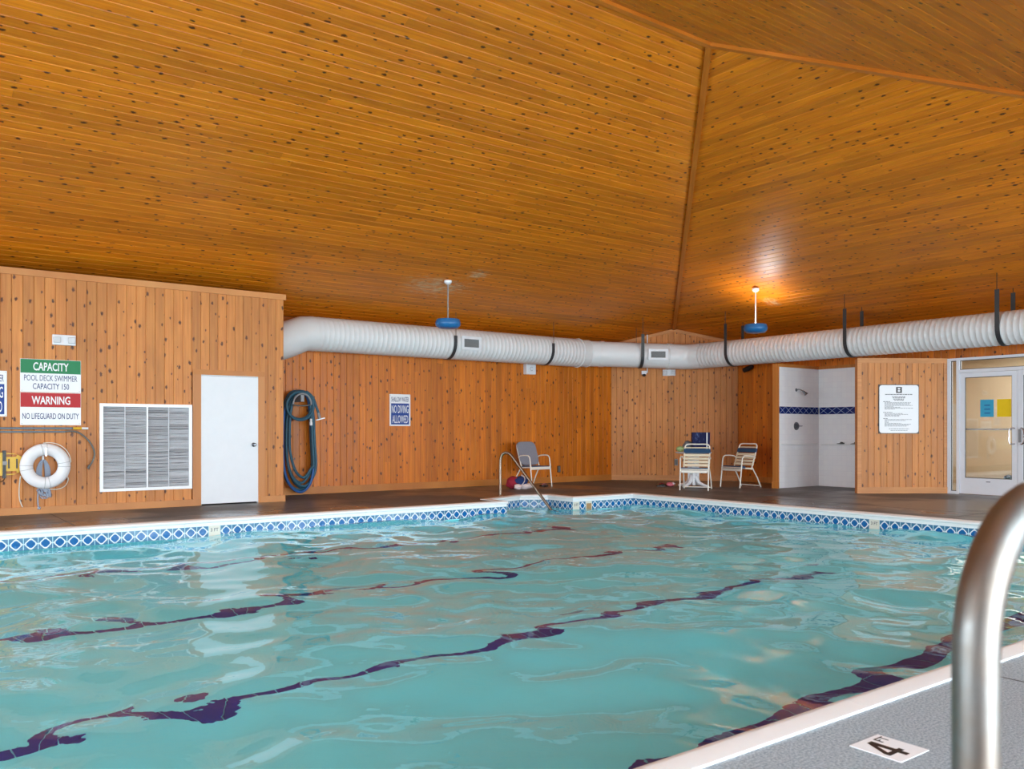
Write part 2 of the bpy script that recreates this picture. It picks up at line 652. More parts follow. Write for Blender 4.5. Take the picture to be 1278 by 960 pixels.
def plank(parent, mat, O, U, V, a0, a1, b0, b1, w, t=0.018, c=0.005, name='plank'):
    """one board: runs along U from a (start) to b (end), a0/b0 at the v=0 edge and a1/b1 at the v=w edge"""
    s = min(a0, a1)
    key = tuple(round(q, 3) for q in (a0 - s, a1 - s, b0 - s, b1 - s, w, t, c))
    me = PLANKS.get(key)
    if me is None:
        g = 0.0012
        prof = [(g, -t), (g, -c), (g + c, 0), (w - g - c, 0), (w - g, -c), (w - g, -t)]
        vs = []
        for e0, e1 in ((a0 - s, a1 - s), (b0 - s, b1 - s)):
            for y, z in prof:
                vs.append((e0 + (e1 - e0) * y / w, y, z))
        fs = [(i, (i + 1) % 6, 6 + (i + 1) % 6, 6 + i) for i in range(6)] + [(5, 4, 3, 2, 1, 0), (6, 7, 8, 9, 10, 11)]
        me = MB().faces(vs, fs).mesh('plank')
        PLANKS[key] = me
    U = Vector(U).normalized()
    o = link(name, me, parent, None, frame(Vector(O) + U * s, U, V))
    if len(me.materials) == 0:
        me.materials.append(mat)
    if me.materials[0] != mat:
        o.material_slots[0].link = 'OBJECT'
        o.material_slots[0].material = mat
    return o


BW = 0.132


def wall_boards(parent, mat, pr, pl, z0, z1, w=BW, joint=0.0, skip=None):
    """vertical boards from pr (right end seen from inside) to pl; z1(s) = top, skip(s0,s1) -> other bottom"""
    pr, pl = Vector((pr[0], pr[1], 0)), Vector((pl[0], pl[1], 0))
    L = (pl - pr).length
    V = (pl - pr).normalized()
    n = max(1, round(L / w))
    w = L / n
    for i in range(n):
        s0, s1 = i * w, (i + 1) * w
        lo = z0
        if skip:
            q = skip(s0, s1)
            if q is not None:
                lo = q
        t0, t1 = z1(s0), z1(s1)
        if min(t0, t1) - lo < 0.02:
            continue
        O = pr + V * s0
        if random.random() < joint and t0 - lo > 2:
            k = lo + (t0 - lo) * random.uniform(0.15, 0.85)
            plank(parent, mat, O, Z, V, lo, lo, k - 0.001, k - 0.001, w)
            plank(parent, mat, O, Z, V, k + 0.001, k + 0.001, t0, t1, w)
        else:
            plank(parent, mat, O, Z, V, lo, lo, t0, t1, w)


def struct(name, mb, mat, **kw):
    o = mb.build(name, mat, **kw)
    o['kind'] = 'structure'
    return o


# ------------------------------------------------------------------ pool outline
PIN = [(-4.5, 2.06), (11.07, 2.06), (11.07, 11.17), (9.62, 11.17), (9.62, 11.86), (9.18, 12.1), (8.2, 11.68), (8.2, 11.17), (-4.5, 11.17)]   # water edge, counter-clockwise


def offset_poly(p, d):
    m = len(p)
    out = []
    for i in range(m):
        a, b, c = (Vector(p[(i + k) % m]) for k in (-1, 0, 1))
        n1 = Vector(((b - a).y, -(b - a).x)).normalized()
        n2 = Vector(((c - b).y, -(c - b).x)).normalized()
        k = (n1 + n2) / (1 + n1.dot(n2))
        out.append(b + k * d)
    return out


def inside(poly, x, y):
    c = False
    j = len(poly) - 1
    for i in range(len(poly)):
        xi, yi = poly[i]
        xj, yj = poly[j]
        if (yi > y) != (yj > y) and x < (xj - xi) * (y - yi) / (yj - yi) + xi:
            c = not c
        j = i
    return c


def pool_z(x):
    return -1.34 + max(0.0, min(1.0, (x - 3.0) / 8.0)) * 0.2


# floor (deck with the pool cut out)
cop_out = [tuple(q) for q in offset_poly(PIN, 0.12)]
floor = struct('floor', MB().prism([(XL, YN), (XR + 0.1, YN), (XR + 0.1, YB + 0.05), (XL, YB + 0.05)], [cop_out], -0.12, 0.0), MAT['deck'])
for lo, hi in [((XL, 11.95), (7.9, 11.962)), ((11.2, 9.4), (XR, 9.412)), ((12.25, 2.0), (12.262, 9.4)), ((12.6, 11.3), (12.612, YB)),
               ((11.2, 5.6), (XR, 5.612)), ((1.9, 11.3), (1.912, YBOX)), ((6.3, 11.3), (6.312, YB)), ((-2.2, 11.3), (-2.188, YBOX)), ((4.2, YN), (4.212, 1.9)), ((-1.2, YN), (-1.188, 1.9))]:
    MB().bounds((lo[0], lo[1], -0.004), (hi[0], hi[1], 0.0012)).build('expansion_joint', MAT['gasket'], floor)

# pool shell
mb = MB()
N = len(PIN)
bot = [(x, y, pool_z(x)) for x, y in PIN]
top = [(x, y, -0.075) for x, y in PIN]
for i in range(N):
    j = (i + 1) % N
    a, b = PIN[i], PIN[j]
    if abs(a[1] - b[1]) < 1e-6 and abs(a[0] - b[0]) > 5:        # break long sides where the floor starts to slope
        mx, my = 3.0, a[1]
        mb.faces([top[i], (mx, my, -0.075), (mx, my, pool_z(mx)), bot[i]], [(0, 1, 2, 3)])
        mb.faces([(mx, my, -0.075), top[j], bot[j], (mx, my, pool_z(mx))], [(0, 1, 2, 3)])
    else:
        mb.faces([top[i], top[j], bot[j], bot[i]], [(0, 1, 2, 3)])
mb.faces([(-4.5, 2.06, pool_z(0)), (3, 2.06, pool_z(3)), (3, 11.17, pool_z(3)), (-4.5, 11.17, pool_z(0))], [(0, 1, 2, 3)])
mb.faces([(3, 2.06, pool_z(3)), (11.07, 2.06, pool_z(12)), (11.07, 11.17, pool_z(12)), (3, 11.17, pool_z(3))], [(0, 1, 2, 3)])
mb.faces([(8.2, 11.17, pool_z(8.2)), (9.62, 11.17, pool_z(9.6)), (9.62, 11.86, pool_z(9.6)), (9.18, 12.1, pool_z(9.2)), (8.2, 11.68, pool_z(8.2))], [(0, 1, 2, 3, 4)])
pool = struct('pool_shell', mb, MAT['plaster'])
# entry steps in the bay
for k, (y0, zt) in enumerate(((11.62, -0.42), (11.35, -0.68), (11.08, -0.94))):
    MB().bounds((8.2, y0, pool_z(9)), (9.62, 11.7 if k else 11.9, zt)).build('entry_step', MAT['plaster'], pool)

# coping, in lengths
COPROF = [(0.12, -0.09), (0.12, 0.010), (0.03, 0.014), (0.0, 0.010), (-0.018, -0.004), (-0.022, -0.022), (-0.014, -0.036), (-0.002, -0.040), (-0.002, -0.078), (0.02, -0.09)]
mit = offset_poly(PIN, 1.0)
for i in range(N):
    j = (i + 1) % N
    a, b = Vector(PIN[i]), Vector(PIN[j])
    ma, mbv = mit[i] - a, mit[j] - b
    L = (b - a).length
    n = max(1, round(L / 2.4))
    nn = Vector(((b - a).y, -(b - a).x)).normalized()
    for k in range(n):
        vs = []
        for e, m in ((k / n, ma if k == 0 else nn), ((k + 1) / n, mbv if k == n - 1 else nn)):
            p = a.lerp(b, e)
            p = p + (b - a).normalized() * (0.0015 if e == k / n and k > 0 else (-0.0015 if k < n - 1 and e != k / n else 0))
            for s, z in COPROF:
                q = p + m * s
                vs.append((q.x, q.y, z))
        m_ = len(COPROF)
        fs = [(r, (r + 1) % m_, m_ + (r + 1) % m_, m_ + r) for r in range(m_)] + [tuple(range(m_))[::-1], tuple(range(m_, 2 * m_))]
        MB().faces(vs, fs).build('coping_section', MAT['coping'], pool, smooth=True)

# waterline tiles
tile_me = MB().bounds((-0.0735, -0.0735, -0.004), (0.0735, 0.0735, 0.003)).mesh('waterline_tile')
mark_me = MB().bounds((-0.0735, -0.0735, -0.004), (0.0735, 0.0735, 0.004)).mesh('depth_marker')
TZ = -0.078 - 0.075


def tile_run(p, q, markers=(), blanks=()):
    """tiles along p->q (as seen from the water, left to right), face towards the pool"""
    p, q = Vector((p[0], p[1], TZ)), Vector((q[0], q[1], TZ))
    L = (q - p).length
    u = (q - p).normalized()
    n = max(1, round(L / 0.15))
    for i in range(n):
        c = p + u * ((i + 0.5) * L / n)
        m = frame(c, u, Z) @ Matrix.Diagonal((L / n / 0.15, 1, 1, 1))
        if any((c - Vector((x, y, TZ))).length < L / n * 0.5 for x, y in markers):
            o = link('depth_marker', mark_me, pool, MAT['marker'], m)
            text('3 FT', 0.062, MAT['dark_text'], o, 0, 0.0, 0.0045, 0.10, 0.0008, name='numeral')
        elif any((c - Vector((x, y, TZ))).length < L / n * 0.5 for x, y in blanks):
            o = link('skimmer_surround', mark_me, pool, MAT['marker'], m)
            MB().bounds((-0.06, -0.062, 0), (0.06, 0.035, 0.007)).build('skimmer_flap', MAT['skimmer'], o)
        else:
            link('waterline_tile', tile_me, pool, MAT['waterline'], m)


tile_run((-4.5, 11.17), (8.2, 11.17), markers=[(3.42, 11.17)])
tile_run((8.2, 11.17), (8.2, 11.68))
tile_run((8.2, 11.68), (9.18, 12.1))
tile_run((9.18, 12.1), (9.62, 11.86))
tile_run((9.62, 11.86), (9.62, 11.17))
tile_run((9.62, 11.17), (11.07, 11.17), markers=[(9.7, 11.17)], blanks=[(10.0, 11.17)])
tile_run((11.07, 11.17), (11.07, 2.06), markers=[(11.07, 6.42)])

# lane lines of navy tiles on the pool floor
lane_me = MB().bounds((-0.073, -0.058, 0), (0.073, 0.058, 0.008)).mesh('lane_tile')
for yl in (3.15, 5.4, 7.65, 9.9):
    n = 60
    for i in range(n):
        x = 8.4 - 0.155 * (i + 0.5)
        link('lane_tile', lane_me, pool, MAT['lane'], Matrix.Translation((x, yl, pool_z(x))) @ Matrix.Diagonal((1, 1.7 if yl < 4 else 1, 1, 1)))
    for s in (-1, 1):
        link('lane_tile', lane_me, pool, MAT['lane'], Matrix.Translation((8.4 - 0.08, yl + s * 0.12, pool_z(8.3))))

# water surface: a real rippled grid
STEP = 0.045
pex = [tuple(q) for q in offset_poly(PIN, 0.03)]
nx, ny = int(15.65 / STEP), int(10.2 / STEP)
verts, idx, fcs = [], {}, []


def wave(x, y):
    p = Vector((x, y, 0))
    w1 = noise.noise(Vector((x * 0.62 + 3, y * 0.80, 1.3)))
    w2 = noise.noise(Vector((x * 1.5 + w1 * 0.8, y * 1.7 + w1 * 0.6, 5.1)))
    w3 = noise.noise(Vector((x * 3.1 + w2 * 0.7, y * 3.4 - w2 * 0.5, 9.7)))
    w4 = noise.noise(Vector((x * 6.2, y * 6.6, 2.2)))
    return 0.050 * w1 + 0.044 * w2 + 0.018 * w3 + 0.0036 * w4


def vid(i, j):
    k = idx.get((i, j))
    if k is None:
        x, y = -4.53 + i * STEP, 2.03 + j * STEP
        k = idx[(i, j)] = len(verts)
        verts.append((x, y, ZWATER + wave(x, y)))
    return k


for i in range(nx):
    for j in range(ny):
        x, y = -4.53 + (i + 0.5) * STEP, 2.03 + (j + 0.5) * STEP
        if inside(pex, x, y):
            fcs.append((vid(i, j), vid(i + 1, j), vid(i + 1, j + 1), vid(i, j + 1)))
wme = bpy.data.meshes.new('pool_water')
wme.from_pydata(verts, [], fcs)
wme.polygons.foreach_set('use_smooth', [True] * len(wme.polygons))
tag(link('pool_water', wme, None, MAT['water']), 'rippling clear turquoise water filling the swimming pool', 'water', kind='stuff')

# ------------------------------------------------------------------ ceiling: hipped roof lined with boards
SL = math.sqrt(1 + PITCH * PITCH)


def ceiling_slope(O, U, V, length, seg_from, name='ceiling', off=0.0):
    """O = eave corner where U starts; both ends cut along the hips (45 degrees in plan)"""
    U, V = Vector(U), Vector(V).normalized()
    N_ = U.cross(V)
    depth = HALF * SL
    e = 0.02
    p = [Vector(O) - U * 0.0, Vector(O) + U * length, Vector(O) + U * (length - HALF) + V * depth, Vector(O) + U * HALF + V * depth]
    back = struct(name, MB().hexa([q - N_ * 0.06 for q in p] + [q - N_ * 0.019 for q in p]), MAT['backing'])
    n = round(depth / BW)
    w = depth / n
    for i in range(n):
        v0, v1 = i * w, (i + 1) * w
        a0, a1 = v0 / SL, v1 / SL
        b0, b1 = length - a0, length - a1
        row = Vector(O) + V * v0
        cuts = []
        q = max(a1, seg_from) + random.uniform(0.6, 4.5)
        while q < b1 - 0.8 and len(cuts) < 4:
            cuts.append(q)
            q += random.uniform(2.8, 5.2)
        ends = [(a0, a1)] + [(k, k) for k in cuts] + [(b0, b1)]
        for (s0, s1), (t0, t1) in zip(ends, ends[1:]):
            plank(back, MAT['ceil_wood'], row, U, V, s0 + 0.001, s1 + 0.001, t0 - 0.001, t1 - 0.001, w)
    return back


ceiling_slope((XL, YB, EAVE), (1, 0, 0), (0, -1, PITCH), XR - XL, 8.0)
ceiling_slope((XR, YB, EAVE), (0, -1, 0), (-1, 0, PITCH), YB - YN, 0.0)
ceiling_slope((XR, YN, EAVE), (-1, 0, 0), (0, 1, PITCH), XR - XL, 0.0)
ceiling_slope((XL, YN, EAVE), (0, 1, 0), (1, 0, PITCH), YB - YN, 0.0)


def beam(name, p, q, w, h, mat):
    p, q = Vector(p), Vector(q)
    u = (q - p).normalized()
    side = u.cross(Z).normalized()
    m = frame(p, u, side)
    return struct(name, MB().bounds((0, -w / 2, -h / 2), ((q - p).length, w / 2, h / 2)), mat, mtx=m)


ra, rb = (XL + HALF, YRIDGE, ZRIDGE - 0.02), (XR - HALF, YRIDGE, ZRIDGE - 0.02)
beam('trim_1', ra, rb, 0.07, 0.06, MAT['dark_trim'])
beam('trim_2', (XR, YB, EAVE - 0.015), rb, 0.075, 0.06, MAT['dark_trim'])
beam('trim_3', (XR, YN, EAVE - 0.015), rb, 0.07, 0.06, MAT['dark_trim'])
beam('trim_4', (XL, YB, EAVE - 0.015), ra, 0.13, 0.06, MAT['trim_wood'])
beam('trim_5', (XL, YN, EAVE - 0.015), ra, 0.13, 0.06, MAT['trim_wood'])

# ------------------------------------------------------------------ walls
# plant-room box on the left (stands clear of the ceiling)
wl = struct('wall_left', MB().bounds((XL, YBOX + 0.02, 0), (3.98, YB, 3.35)).bounds((4.89, YBOX + 0.02, 0), (XBOX - 0.02, YB, 3.35))
            .bounds((3.98, YBOX + 0.02, 2.03), (4.89, YB, 3.35)).bounds((3.98, YBOX + 0.2, 0), (4.89, YB, 2.03)), MAT['backing'])
wall_boards(wl, MAT['pale_wood'], (XBOX, YBOX), (-3.2, YBOX), 0.0, lambda s: 3.33,
            skip=lambda a, b: 2.06 if XBOX - b < 4.885 and XBOX - a > 3.98 else None)
wall_boards(wl, MAT['pale_wood'], (XBOX, YB), (XBOX, YBOX), 0.0, lambda s: 3.33)
struct('trim_6', MB().bounds((XL, YBOX - 0.03, 3.29), (XBOX + 0.03, YBOX + 0.05, 3.38)), MAT['pale_trim'])
# door casing boards either side / above
struct('trim_15', MB().bounds((3.86, YBOX - 0.010, 0), (3.985, YBOX + 0.02, 2.02)), MAT['pale_trim'])
struct('trim_16', MB().bounds((4.885, YBOX - 0.010, 0), (4.99, YBOX + 0.02, 2.02)), MAT['pale_trim'])
struct('trim_7', MB().bounds((3.86, YBOX - 0.014, 2.02), (4.99, YBOX + 0.02, 2.10)), MAT['trim_wood'])
struct('baseboard_left', MB().bounds((XL, YBOX - 0.022, 0), (3.96, YBOX, 0.10)), MAT['pale_trim'])
struct('baseboard_left_end', MB().bounds((4.91, YBOX - 0.022, 0), (XBOX + 0.022, YBOX, 0.10)), MAT['pale_trim'])

wb = struct('wall_back', MB().bounds((XL, YB + 0.02, 0), (XR, YB + 0.12, EAVE + 0.1)), MAT['backing'])
wall_boards(wb, MAT['wall_wood'], (13.8, YB), (XBOX, YB), 0.0, lambda s: EAVE - 0.005, joint=0.4)
struct('baseboard_back', MB().bounds((XBOX, YB - 0.022, 0), (13.8, YB, 0.13)), MAT['trim_wood'])
struct('trim_8', MB().bounds((XBOX, YB - 0.03, EAVE - 0.11), (13.8, YB, EAVE - 0.02)), MAT['dark_trim'])

# diagonal corner wall with a gabled top under the hip
DR, DL = Vector((15.85, 12.6, 0)), Vector((13.8, 14.65, 0))
dlen = (DL - DR).length


def diag_top(s):
    return EAVE + PITCH * (min(s, dlen - s)) / math.sqrt(2) - 0.004


du = (DR - DL).normalized()
wd = struct('wall_corner', MB().prism([(0, 0), (dlen, 0), (dlen, EAVE), (dlen / 2, diag_top(dlen / 2)), (0, EAVE)], (), -0.10, -0.019, frame(DL, du, Z)), MAT['backing'])
wall_boards(wd, MAT['pale_wood'], (DR.x, DR.y), (DL.x, DL.y), 0.0, diag_top, joint=0.1)
md = frame(DL, du, Z)
struct('baseboard_corner', MB().bounds((0, 0, 0), (dlen, 0.12, 0.02)), MAT['pale_trim'], mtx=md)
for nm, (s0, s1) in (('trim_9', (0, dlen / 2)), ('trim_10', (dlen, dlen / 2))):
    z0, z1 = diag_top(s0), diag_top(s1)
    struct(nm, MB().hexa([(s0, z0 - 0.075, 0), (s1, z1 - 0.075, 0), (s1, z1 - 0.012, 0), (s0, z0 - 0.012, 0),
                          (s0, z0 - 0.075, 0.022), (s1, z1 - 0.075, 0.022), (s1, z1 - 0.012, 0.022), (s0, z0 - 0.012, 0.022)]), MAT['pale_trim'], mtx=md)

# right wall with the storefront opening
SF0, SF1, SFH = 4.55, 7.80, 2.48
wr = struct('wall_right', MB().bounds((XR + 0.02, SF1, 0), (XR + 0.12, YB, EAVE + 0.1)).bounds((XR + 0.02, YN, 0), (XR + 0.12, SF0, EAVE + 0.1))
            .bounds((XR + 0.02, SF0, SFH), (XR + 0.12, SF1, EAVE + 0.1)), MAT['backing'])
wall_boards(wr, MAT['wall_wood'], (XR, YN), (XR, SF0), 0.0, lambda s: EAVE - 0.005)
wall_boards(wr, MAT['wall_wood'], (XR, SF0), (XR, SF1), SFH, lambda s: EAVE - 0.005)
wall_boards(wr, MAT['wall_wood'], (XR, SF1), (XR, 12.6), 0.0, lambda s: EAVE - 0.005, joint=0.1)
struct('baseboard_right', MB().bounds((XR - 0.022, 10.63, 0), (XR, 12.6, 0.12)), MAT['trim_wood'])

# shower: tiled partition, tiled stretch of the right wall, diagonal timber screen
SHY = 10.5
ws = struct('wall_shower', MB().bounds((14.47, SHY + 0.01, 0), (XR, SHY + 0.11, 2.47)), MAT['dark_trim'])
MB().bounds((0, 0, 0), (XR - 14.47, 2.44, 0.01)).build('tiled_panel', MAT['shower_tile'], ws, frame((14.47, SHY + 0.01, 0.0), (1, 0, 0), Z))
MB().bounds((0, 0, 0), (SHY - 7.86, 2.44, 0.012)).build('tiled_panel', MAT['shower_tile'], ws, frame((XR + 0.0, SHY, 0.0), (0, -1, 0), Z))
struct('trim_11', MB().bounds((14.44, SHY - 0.012, 0), (14.475, SHY + 0.12, 2.50)), MAT['trim_wood'])
struct('trim_12', MB().bounds((14.475, SHY - 0.012, 2.44), (XR - 0.02, SHY + 0.02, 2.50)), MAT['trim_wood'])
struct('trim_13', MB().bounds((XR - 0.03, 8.0, 2.44), (XR, SHY - 0.012, 2.50)), MAT['trim_wood'])
struct('trim_14', MB().bounds((14.425, SHY - 0.02, 0), (14.46, SHY + 0.13, 0.13)), MAT['trim_wood'])
band_me = MB().bounds((-0.0985, -0.0725, 0), (0.0985, 0.0725, 0.005)).mesh('band_tile')
for i in range(6):
    link('band_tile', band_me, ws, MAT['band'], frame((14.575 + 0.2 * i + 0.015, SHY - 0.001, 1.57), (1, 0, 0), Z))
link('band_tile', band_me, ws, MAT['band'], frame((15.76, SHY - 0.001, 1.57), (1, 0, 0), Z) @ Matrix.Diagonal((0.7, 1, 1, 1)))
for i in range(12):
    link('band_tile', band_me, ws, MAT['band'], frame((XR - 0.013, SHY - 0.12 - 0.2 * i, 1.57), (0, -1, 0), Z))
MB().tube([(0, 0, 0.02), (1.2, 0, 0.02)], 0.018, 8).build('tile_ledge', MAT['white_gloss'], ws, frame((14.55, SHY, 0.875), (1, 0, 0), Z), smooth=True)
MB().tube([(0, 0, 0.02), (1.3, 0, 0.02)], 0.018, 8).build('tile_ledge', MAT['white_gloss'], ws, frame((XR - 0.012, SHY - 0.08, 0.865), (0, -1, 0), Z), smooth=True)

SA, SB = Vector((14.44, 8.77, 0)), Vector((15.83, 7.80, 0))
sv = (SB - SA).normalized()
slen = (SB - SA).length
msc = frame(SA, sv, Z)
wsc = struct('wall_screen', MB().bounds((0, 0, -0.10), (slen, 2.47, -0.019)), MAT['trim_wood'], mtx=msc)
inv = msc.inverted()
for i in range(13):
    w = (slen - 0.16) / 13
    o = plank(wsc, MAT['pale_wood'], SA + sv * (slen - 0.08 - i * w), Z, -sv, 0.0, 0.0, 2.42, 2.42, w)
    o.matrix_basis = inv @ o.matrix_basis
for nm, lo, hi in (('top_board', (0, 2.40, -0.019), (slen, 2.49, 0.012)), ('base_board', (-0.01, 0, -0.019), (slen, 0.115, 0.022)),
                   ('edge_board', (0, 0.115, -0.019), (0.08, 2.40, 0.008)), ('edge_board', (slen - 0.08, 0.115, -0.019), (slen, 2.40, 0.008))):
    MB().bounds(lo, hi).build(nm, MAT['pale_trim'], wsc)

# window walls behind / beside the camera, the side windows added for light
for nm, wins, side in (('wall_near', WINDOWS_NEAR, 'Y'), ('wall_side', WINDOWS_ADDED, 'X')):
    lo, hi = (XL, XR) if side == 'Y' else (YN, YB)
    mb = MB()

    def bb(a, b, z0, z1):
        if side == 'Y':
            mb.bounds((a, YN - 0.1, z0), (b, YN, z1))
        else:
            mb.bounds((XL - 0.1, a, z0), (XL, b, z1))
    bb(lo, hi, 0, WIN_Z[0])
    bb(lo, hi, WIN_Z[1], EAVE + 0.12)
    e = lo
    for a, b in wins:
        bb(e, a, WIN_Z[0], WIN_Z[1])
        e = b
    bb(e, hi, WIN_Z[0], WIN_Z[1])
    struct(nm, mb, MAT['wall_wood'])
wn = 0
for side, wins in (('Y', WINDOWS_NEAR), ('X', WINDOWS_ADDED)):
    for a, b in wins:
        wn += 1
        m = frame((b, YN - 0.04, WIN_Z[0]), (-1, 0, 0), Z) if side == 'Y' else frame((XL - 0.04, a, WIN_Z[0]), (0, 1, 0), Z)
        W, H = b - a, WIN_Z[1] - WIN_Z[0]
        w = empty('window_%d' % wn, m, kind='structure')
        for lo, hi in (((0, 0, -0.03), (W, 0.06, 0.03)), ((0, H - 0.06, -0.03), (W, H, 0.03)), ((0, 0.06, -0.03), (0.06, H - 0.06, 0.03)),
                       ((W - 0.06, 0.06, -0.03), (W, H - 0.06, 0.03)), ((W / 2 - 0.03, 0.06, -0.03), (W / 2 + 0.03, H - 0.06, 0.03))):
            MB().bounds(lo, hi).build('window_frame', MAT['alu'], w)
        for x0, x1 in ((0.06, W / 2 - 0.03), (W / 2 + 0.03, W - 0.06)):
            MB().bounds((x0, 0.06, -0.004), (x1, H - 0.06, 0.004)).build('pane', MAT['glass'], w)
struct('ground_outside', MB().bounds((-30, -30, -0.30), (XL - 0.15, 30, -0.2)).bounds((XL - 0.15, -30, -0.30), (30, YN - 0.15, -0.2)), MAT['ground'])

# hall behind the glass doors
struct('wall_hall', MB().bounds((19.0, 3.6, 0), (19.1, 9.6, 2.9)).bounds((15.98, 9.5, 0), (19.0, 9.6, 2.9)).bounds((15.98, 3.6, 0), (19.0, 3.7, 2.9)), MAT['beige'])
struct('floor_hall', MB().bounds((15.95, 3.6, -0.1), (19.0, 9.6, 0.0)), MAT['hall_floor'])
struct('ceiling_hall', MB().bounds((15.98, 3.6, 2.75), (19.0, 9.6, 2.85)), MAT['white_paint'])
hl = bpy.data.lights.new('hall_lamp', 'AREA')
hl.shape = 'RECTANGLE'
hl.size, hl.size_y, hl.energy, hl.color = 2.0, 3.5, 85, (1.0, 0.95, 0.88)
ho = bpy.data.objects.new('hall_lamp', hl)
COL.objects.link(ho)
ho.location = (17.5, 6.6, 2.73)

# ------------------------------------------------------------------ plant-room door
d1 = struct('door_1', MB().bounds((0, 0.02, 0), (0.885, 2.005, 0.04)), MAT['white_paint'], mtx=frame((3.992, YBOX + 0.035, 0), (1, 0, 0), Z))
MB().lathe([(0, 0.0), (0.034, 0.0), (0.034, 0.008), (0.012, 0.012), (0.012, 0.035), (0.026, 0.045), (0.028, 0.06), (0.018, 0.07), (0, 0.072)], 16,
           Matrix.Translation((0.815, 0.93, 0.04))).build('door_knob', MAT['dark_steel'], d1, smooth=True)
MB().bounds((-0.012, 0, -0.02), (0, 2.03, 0.038)).build('door_frame', MAT['white_paint'], d1)
MB().bounds((0.885, 0, -0.02), (0.9, 2.03, 0.038)).build('door_frame', MAT['white_paint'], d1)
MB().bounds((-0.012, 2.01, -0.02), (0.9, 2.03, 0.038)).build('door_frame', MAT['white_paint'], d1)

# ------------------------------------------------------------------ glass storefront: local x = -Y (right in view), y = up, z = towards pool
d2 = empty('door_2', frame((XR - 0.01, SF1, 0), (0, -1, 0), Z), kind='structure')
SW = SF1 - SF0


def sf(nm, x0, y0, x1, y1, z0=-0.06, z1=0.04, mat='alu', parent=None):
    return MB().bounds((x0, y0, z0), (x1, y1, z1)).build(nm, MAT[mat], parent or d2)


sf('door_frame', 0, 0, 0.055, SFH)
sf('door_frame', SW - 0.055, 0, SW, SFH)
sf('door_frame', 0.055, SFH - 0.045, SW - 0.055, SFH)
sf('door_frame', 0.165, 0, 0.215, SFH - 0.045)
sf('door_frame', 2.19, 0, 2.24, SFH - 0.045)
sf('door_frame', 0.215, 2.205, 2.19, 2.265)
sf('door_frame', 0.055, 0, 0.165, 0.05)
sf('door_frame', 2.24, 0, SW - 0.055, 0.05)
sf('threshold', 0.215, 0.0, 2.19, 0.012, mat='steel')
for x0, x1, y0, y1 in ((0.055, 0.165, 0.05, SFH - 0.045), (2.24, SW - 0.055, 0.05, SFH - 0.045), (0.215, 2.19, 2.265, SFH - 0.045)):
    sf('pane', x0, y0, x1, y1, -0.012, -0.004, 'glass')
    for a, b, c, d in ((x0, y0, x0 + 0.012, y1), (x1 - 0.012, y0, x1, y1), (x0, y0, x1, y0 + 0.012), (x0, y1 - 0.012, x1, y1)):
        sf('gasket', a, b, c, d, -0.004, 0.0, 'gasket')
for k, (x0, x1) in enumerate(((0.22, 1.195), (1.205, 2.185))):
    for nm, a, b, c, d in (('stile', x0, 0.015, x0 + 0.085, 2.2), ('stile', x1 - 0.085, 0.015, x1, 2.2),
                           ('rail', x0 + 0.085, 0.015, x1 - 0.085, 0.30), ('rail', x0 + 0.085, 2.12, x1 - 0.085, 2.2)):
        sf(nm, a, b, c, d, -0.03, 0.02)
    sf('pane', x0 + 0.085, 0.30, x1 - 0.085, 2.12, -0.008, -0.002, 'glass')
    for a, b, c, d in ((x0 + 0.085, 0.3, x0 + 0.097, 2.12), (x1 - 0.097, 0.3, x1 - 0.085, 2.12), (x0 + 0.097, 0.3, x1 - 0.097, 0.312), (x0 + 0.097, 2.108, x1 - 0.097, 2.12)):
        sf('gasket', a, b, c, d, -0.002, 0.004, 'gasket')
    sf('push_bar', x0 + 0.085, 1.165, x1 - 0.085, 1.195, -0.05, -0.02, 'steel')
    hx = x1 - 0.11 if k == 0 else x0 + 0.11
    sx = 1 if k == 0 else -1
    MB().tube(smooth_path([(hx + sx * 0.07, 1.195, 0.015), (hx + sx * 0.03, 1.2, 0.06), (hx, 1.16, 0.07), (hx, 1.06, 0.07), (hx, 0.96, 0.07), (hx + sx * 0.03, 0.92, 0.06), (hx + sx * 0.07, 0.925, 0.015)], 4), 0.012, 8).build('pull_handle', MAT['steel'], d2, smooth=True)
sf('lock_plate', 1.215, 0.95, 1.265, 1.18, 0.02, 0.026, 'grille')
sf('floor_bolt', 0.68, 0.235, 0.75, 0.25, 0.02, 0.024, 'dark_steel')
for nm, x0, x1, mt, lb in (('notice_paper', 0.57, 0.80, 'blue_paper', 'blue sheet of paper taped to glass door'), ('notice_paper', 0.855, 1.09, 'yellow_paper', 'yellow sheet of paper taped to glass door')):
    y0, y1 = 1.40, 1.71
    o = MB().bounds((0, 0, 0), (x1 - x0, y1 - y0, 0.003)).build(nm, MAT[mt], None, frame((XR - 0.01, SF1 - x0, y0), (0, -1, 0), Z) @ Matrix.Translation((0, 0, -0.001)))
    tag(o, lb, 'paper')
    for k in range(3 if mt == 'blue_paper' else 0):
        MB().bounds((0.07, 0.06 + 0.07 * k, 0.003), (0.17, 0.075 + 0.07 * k, 0.0036)).build('print_line', MAT['sign_blue'], o)

# ------------------------------------------------------------------ things on the boxed wall (local x = X, y = up, z = out)
def on_wall(x, z, out=0.0):
    return frame((x, YBOX - out, z), (1, 0, 0), Z)


def screws(t, pts, r=0.006):
    for x, y in pts:
        MB().lathe([(0, 0.002), (r, 0.002), (r * 0.7, 0.007), (0, 0.008)], 8, Matrix.Translation((x, y, 0))).build('screw', MAT['dark_steel'], t)


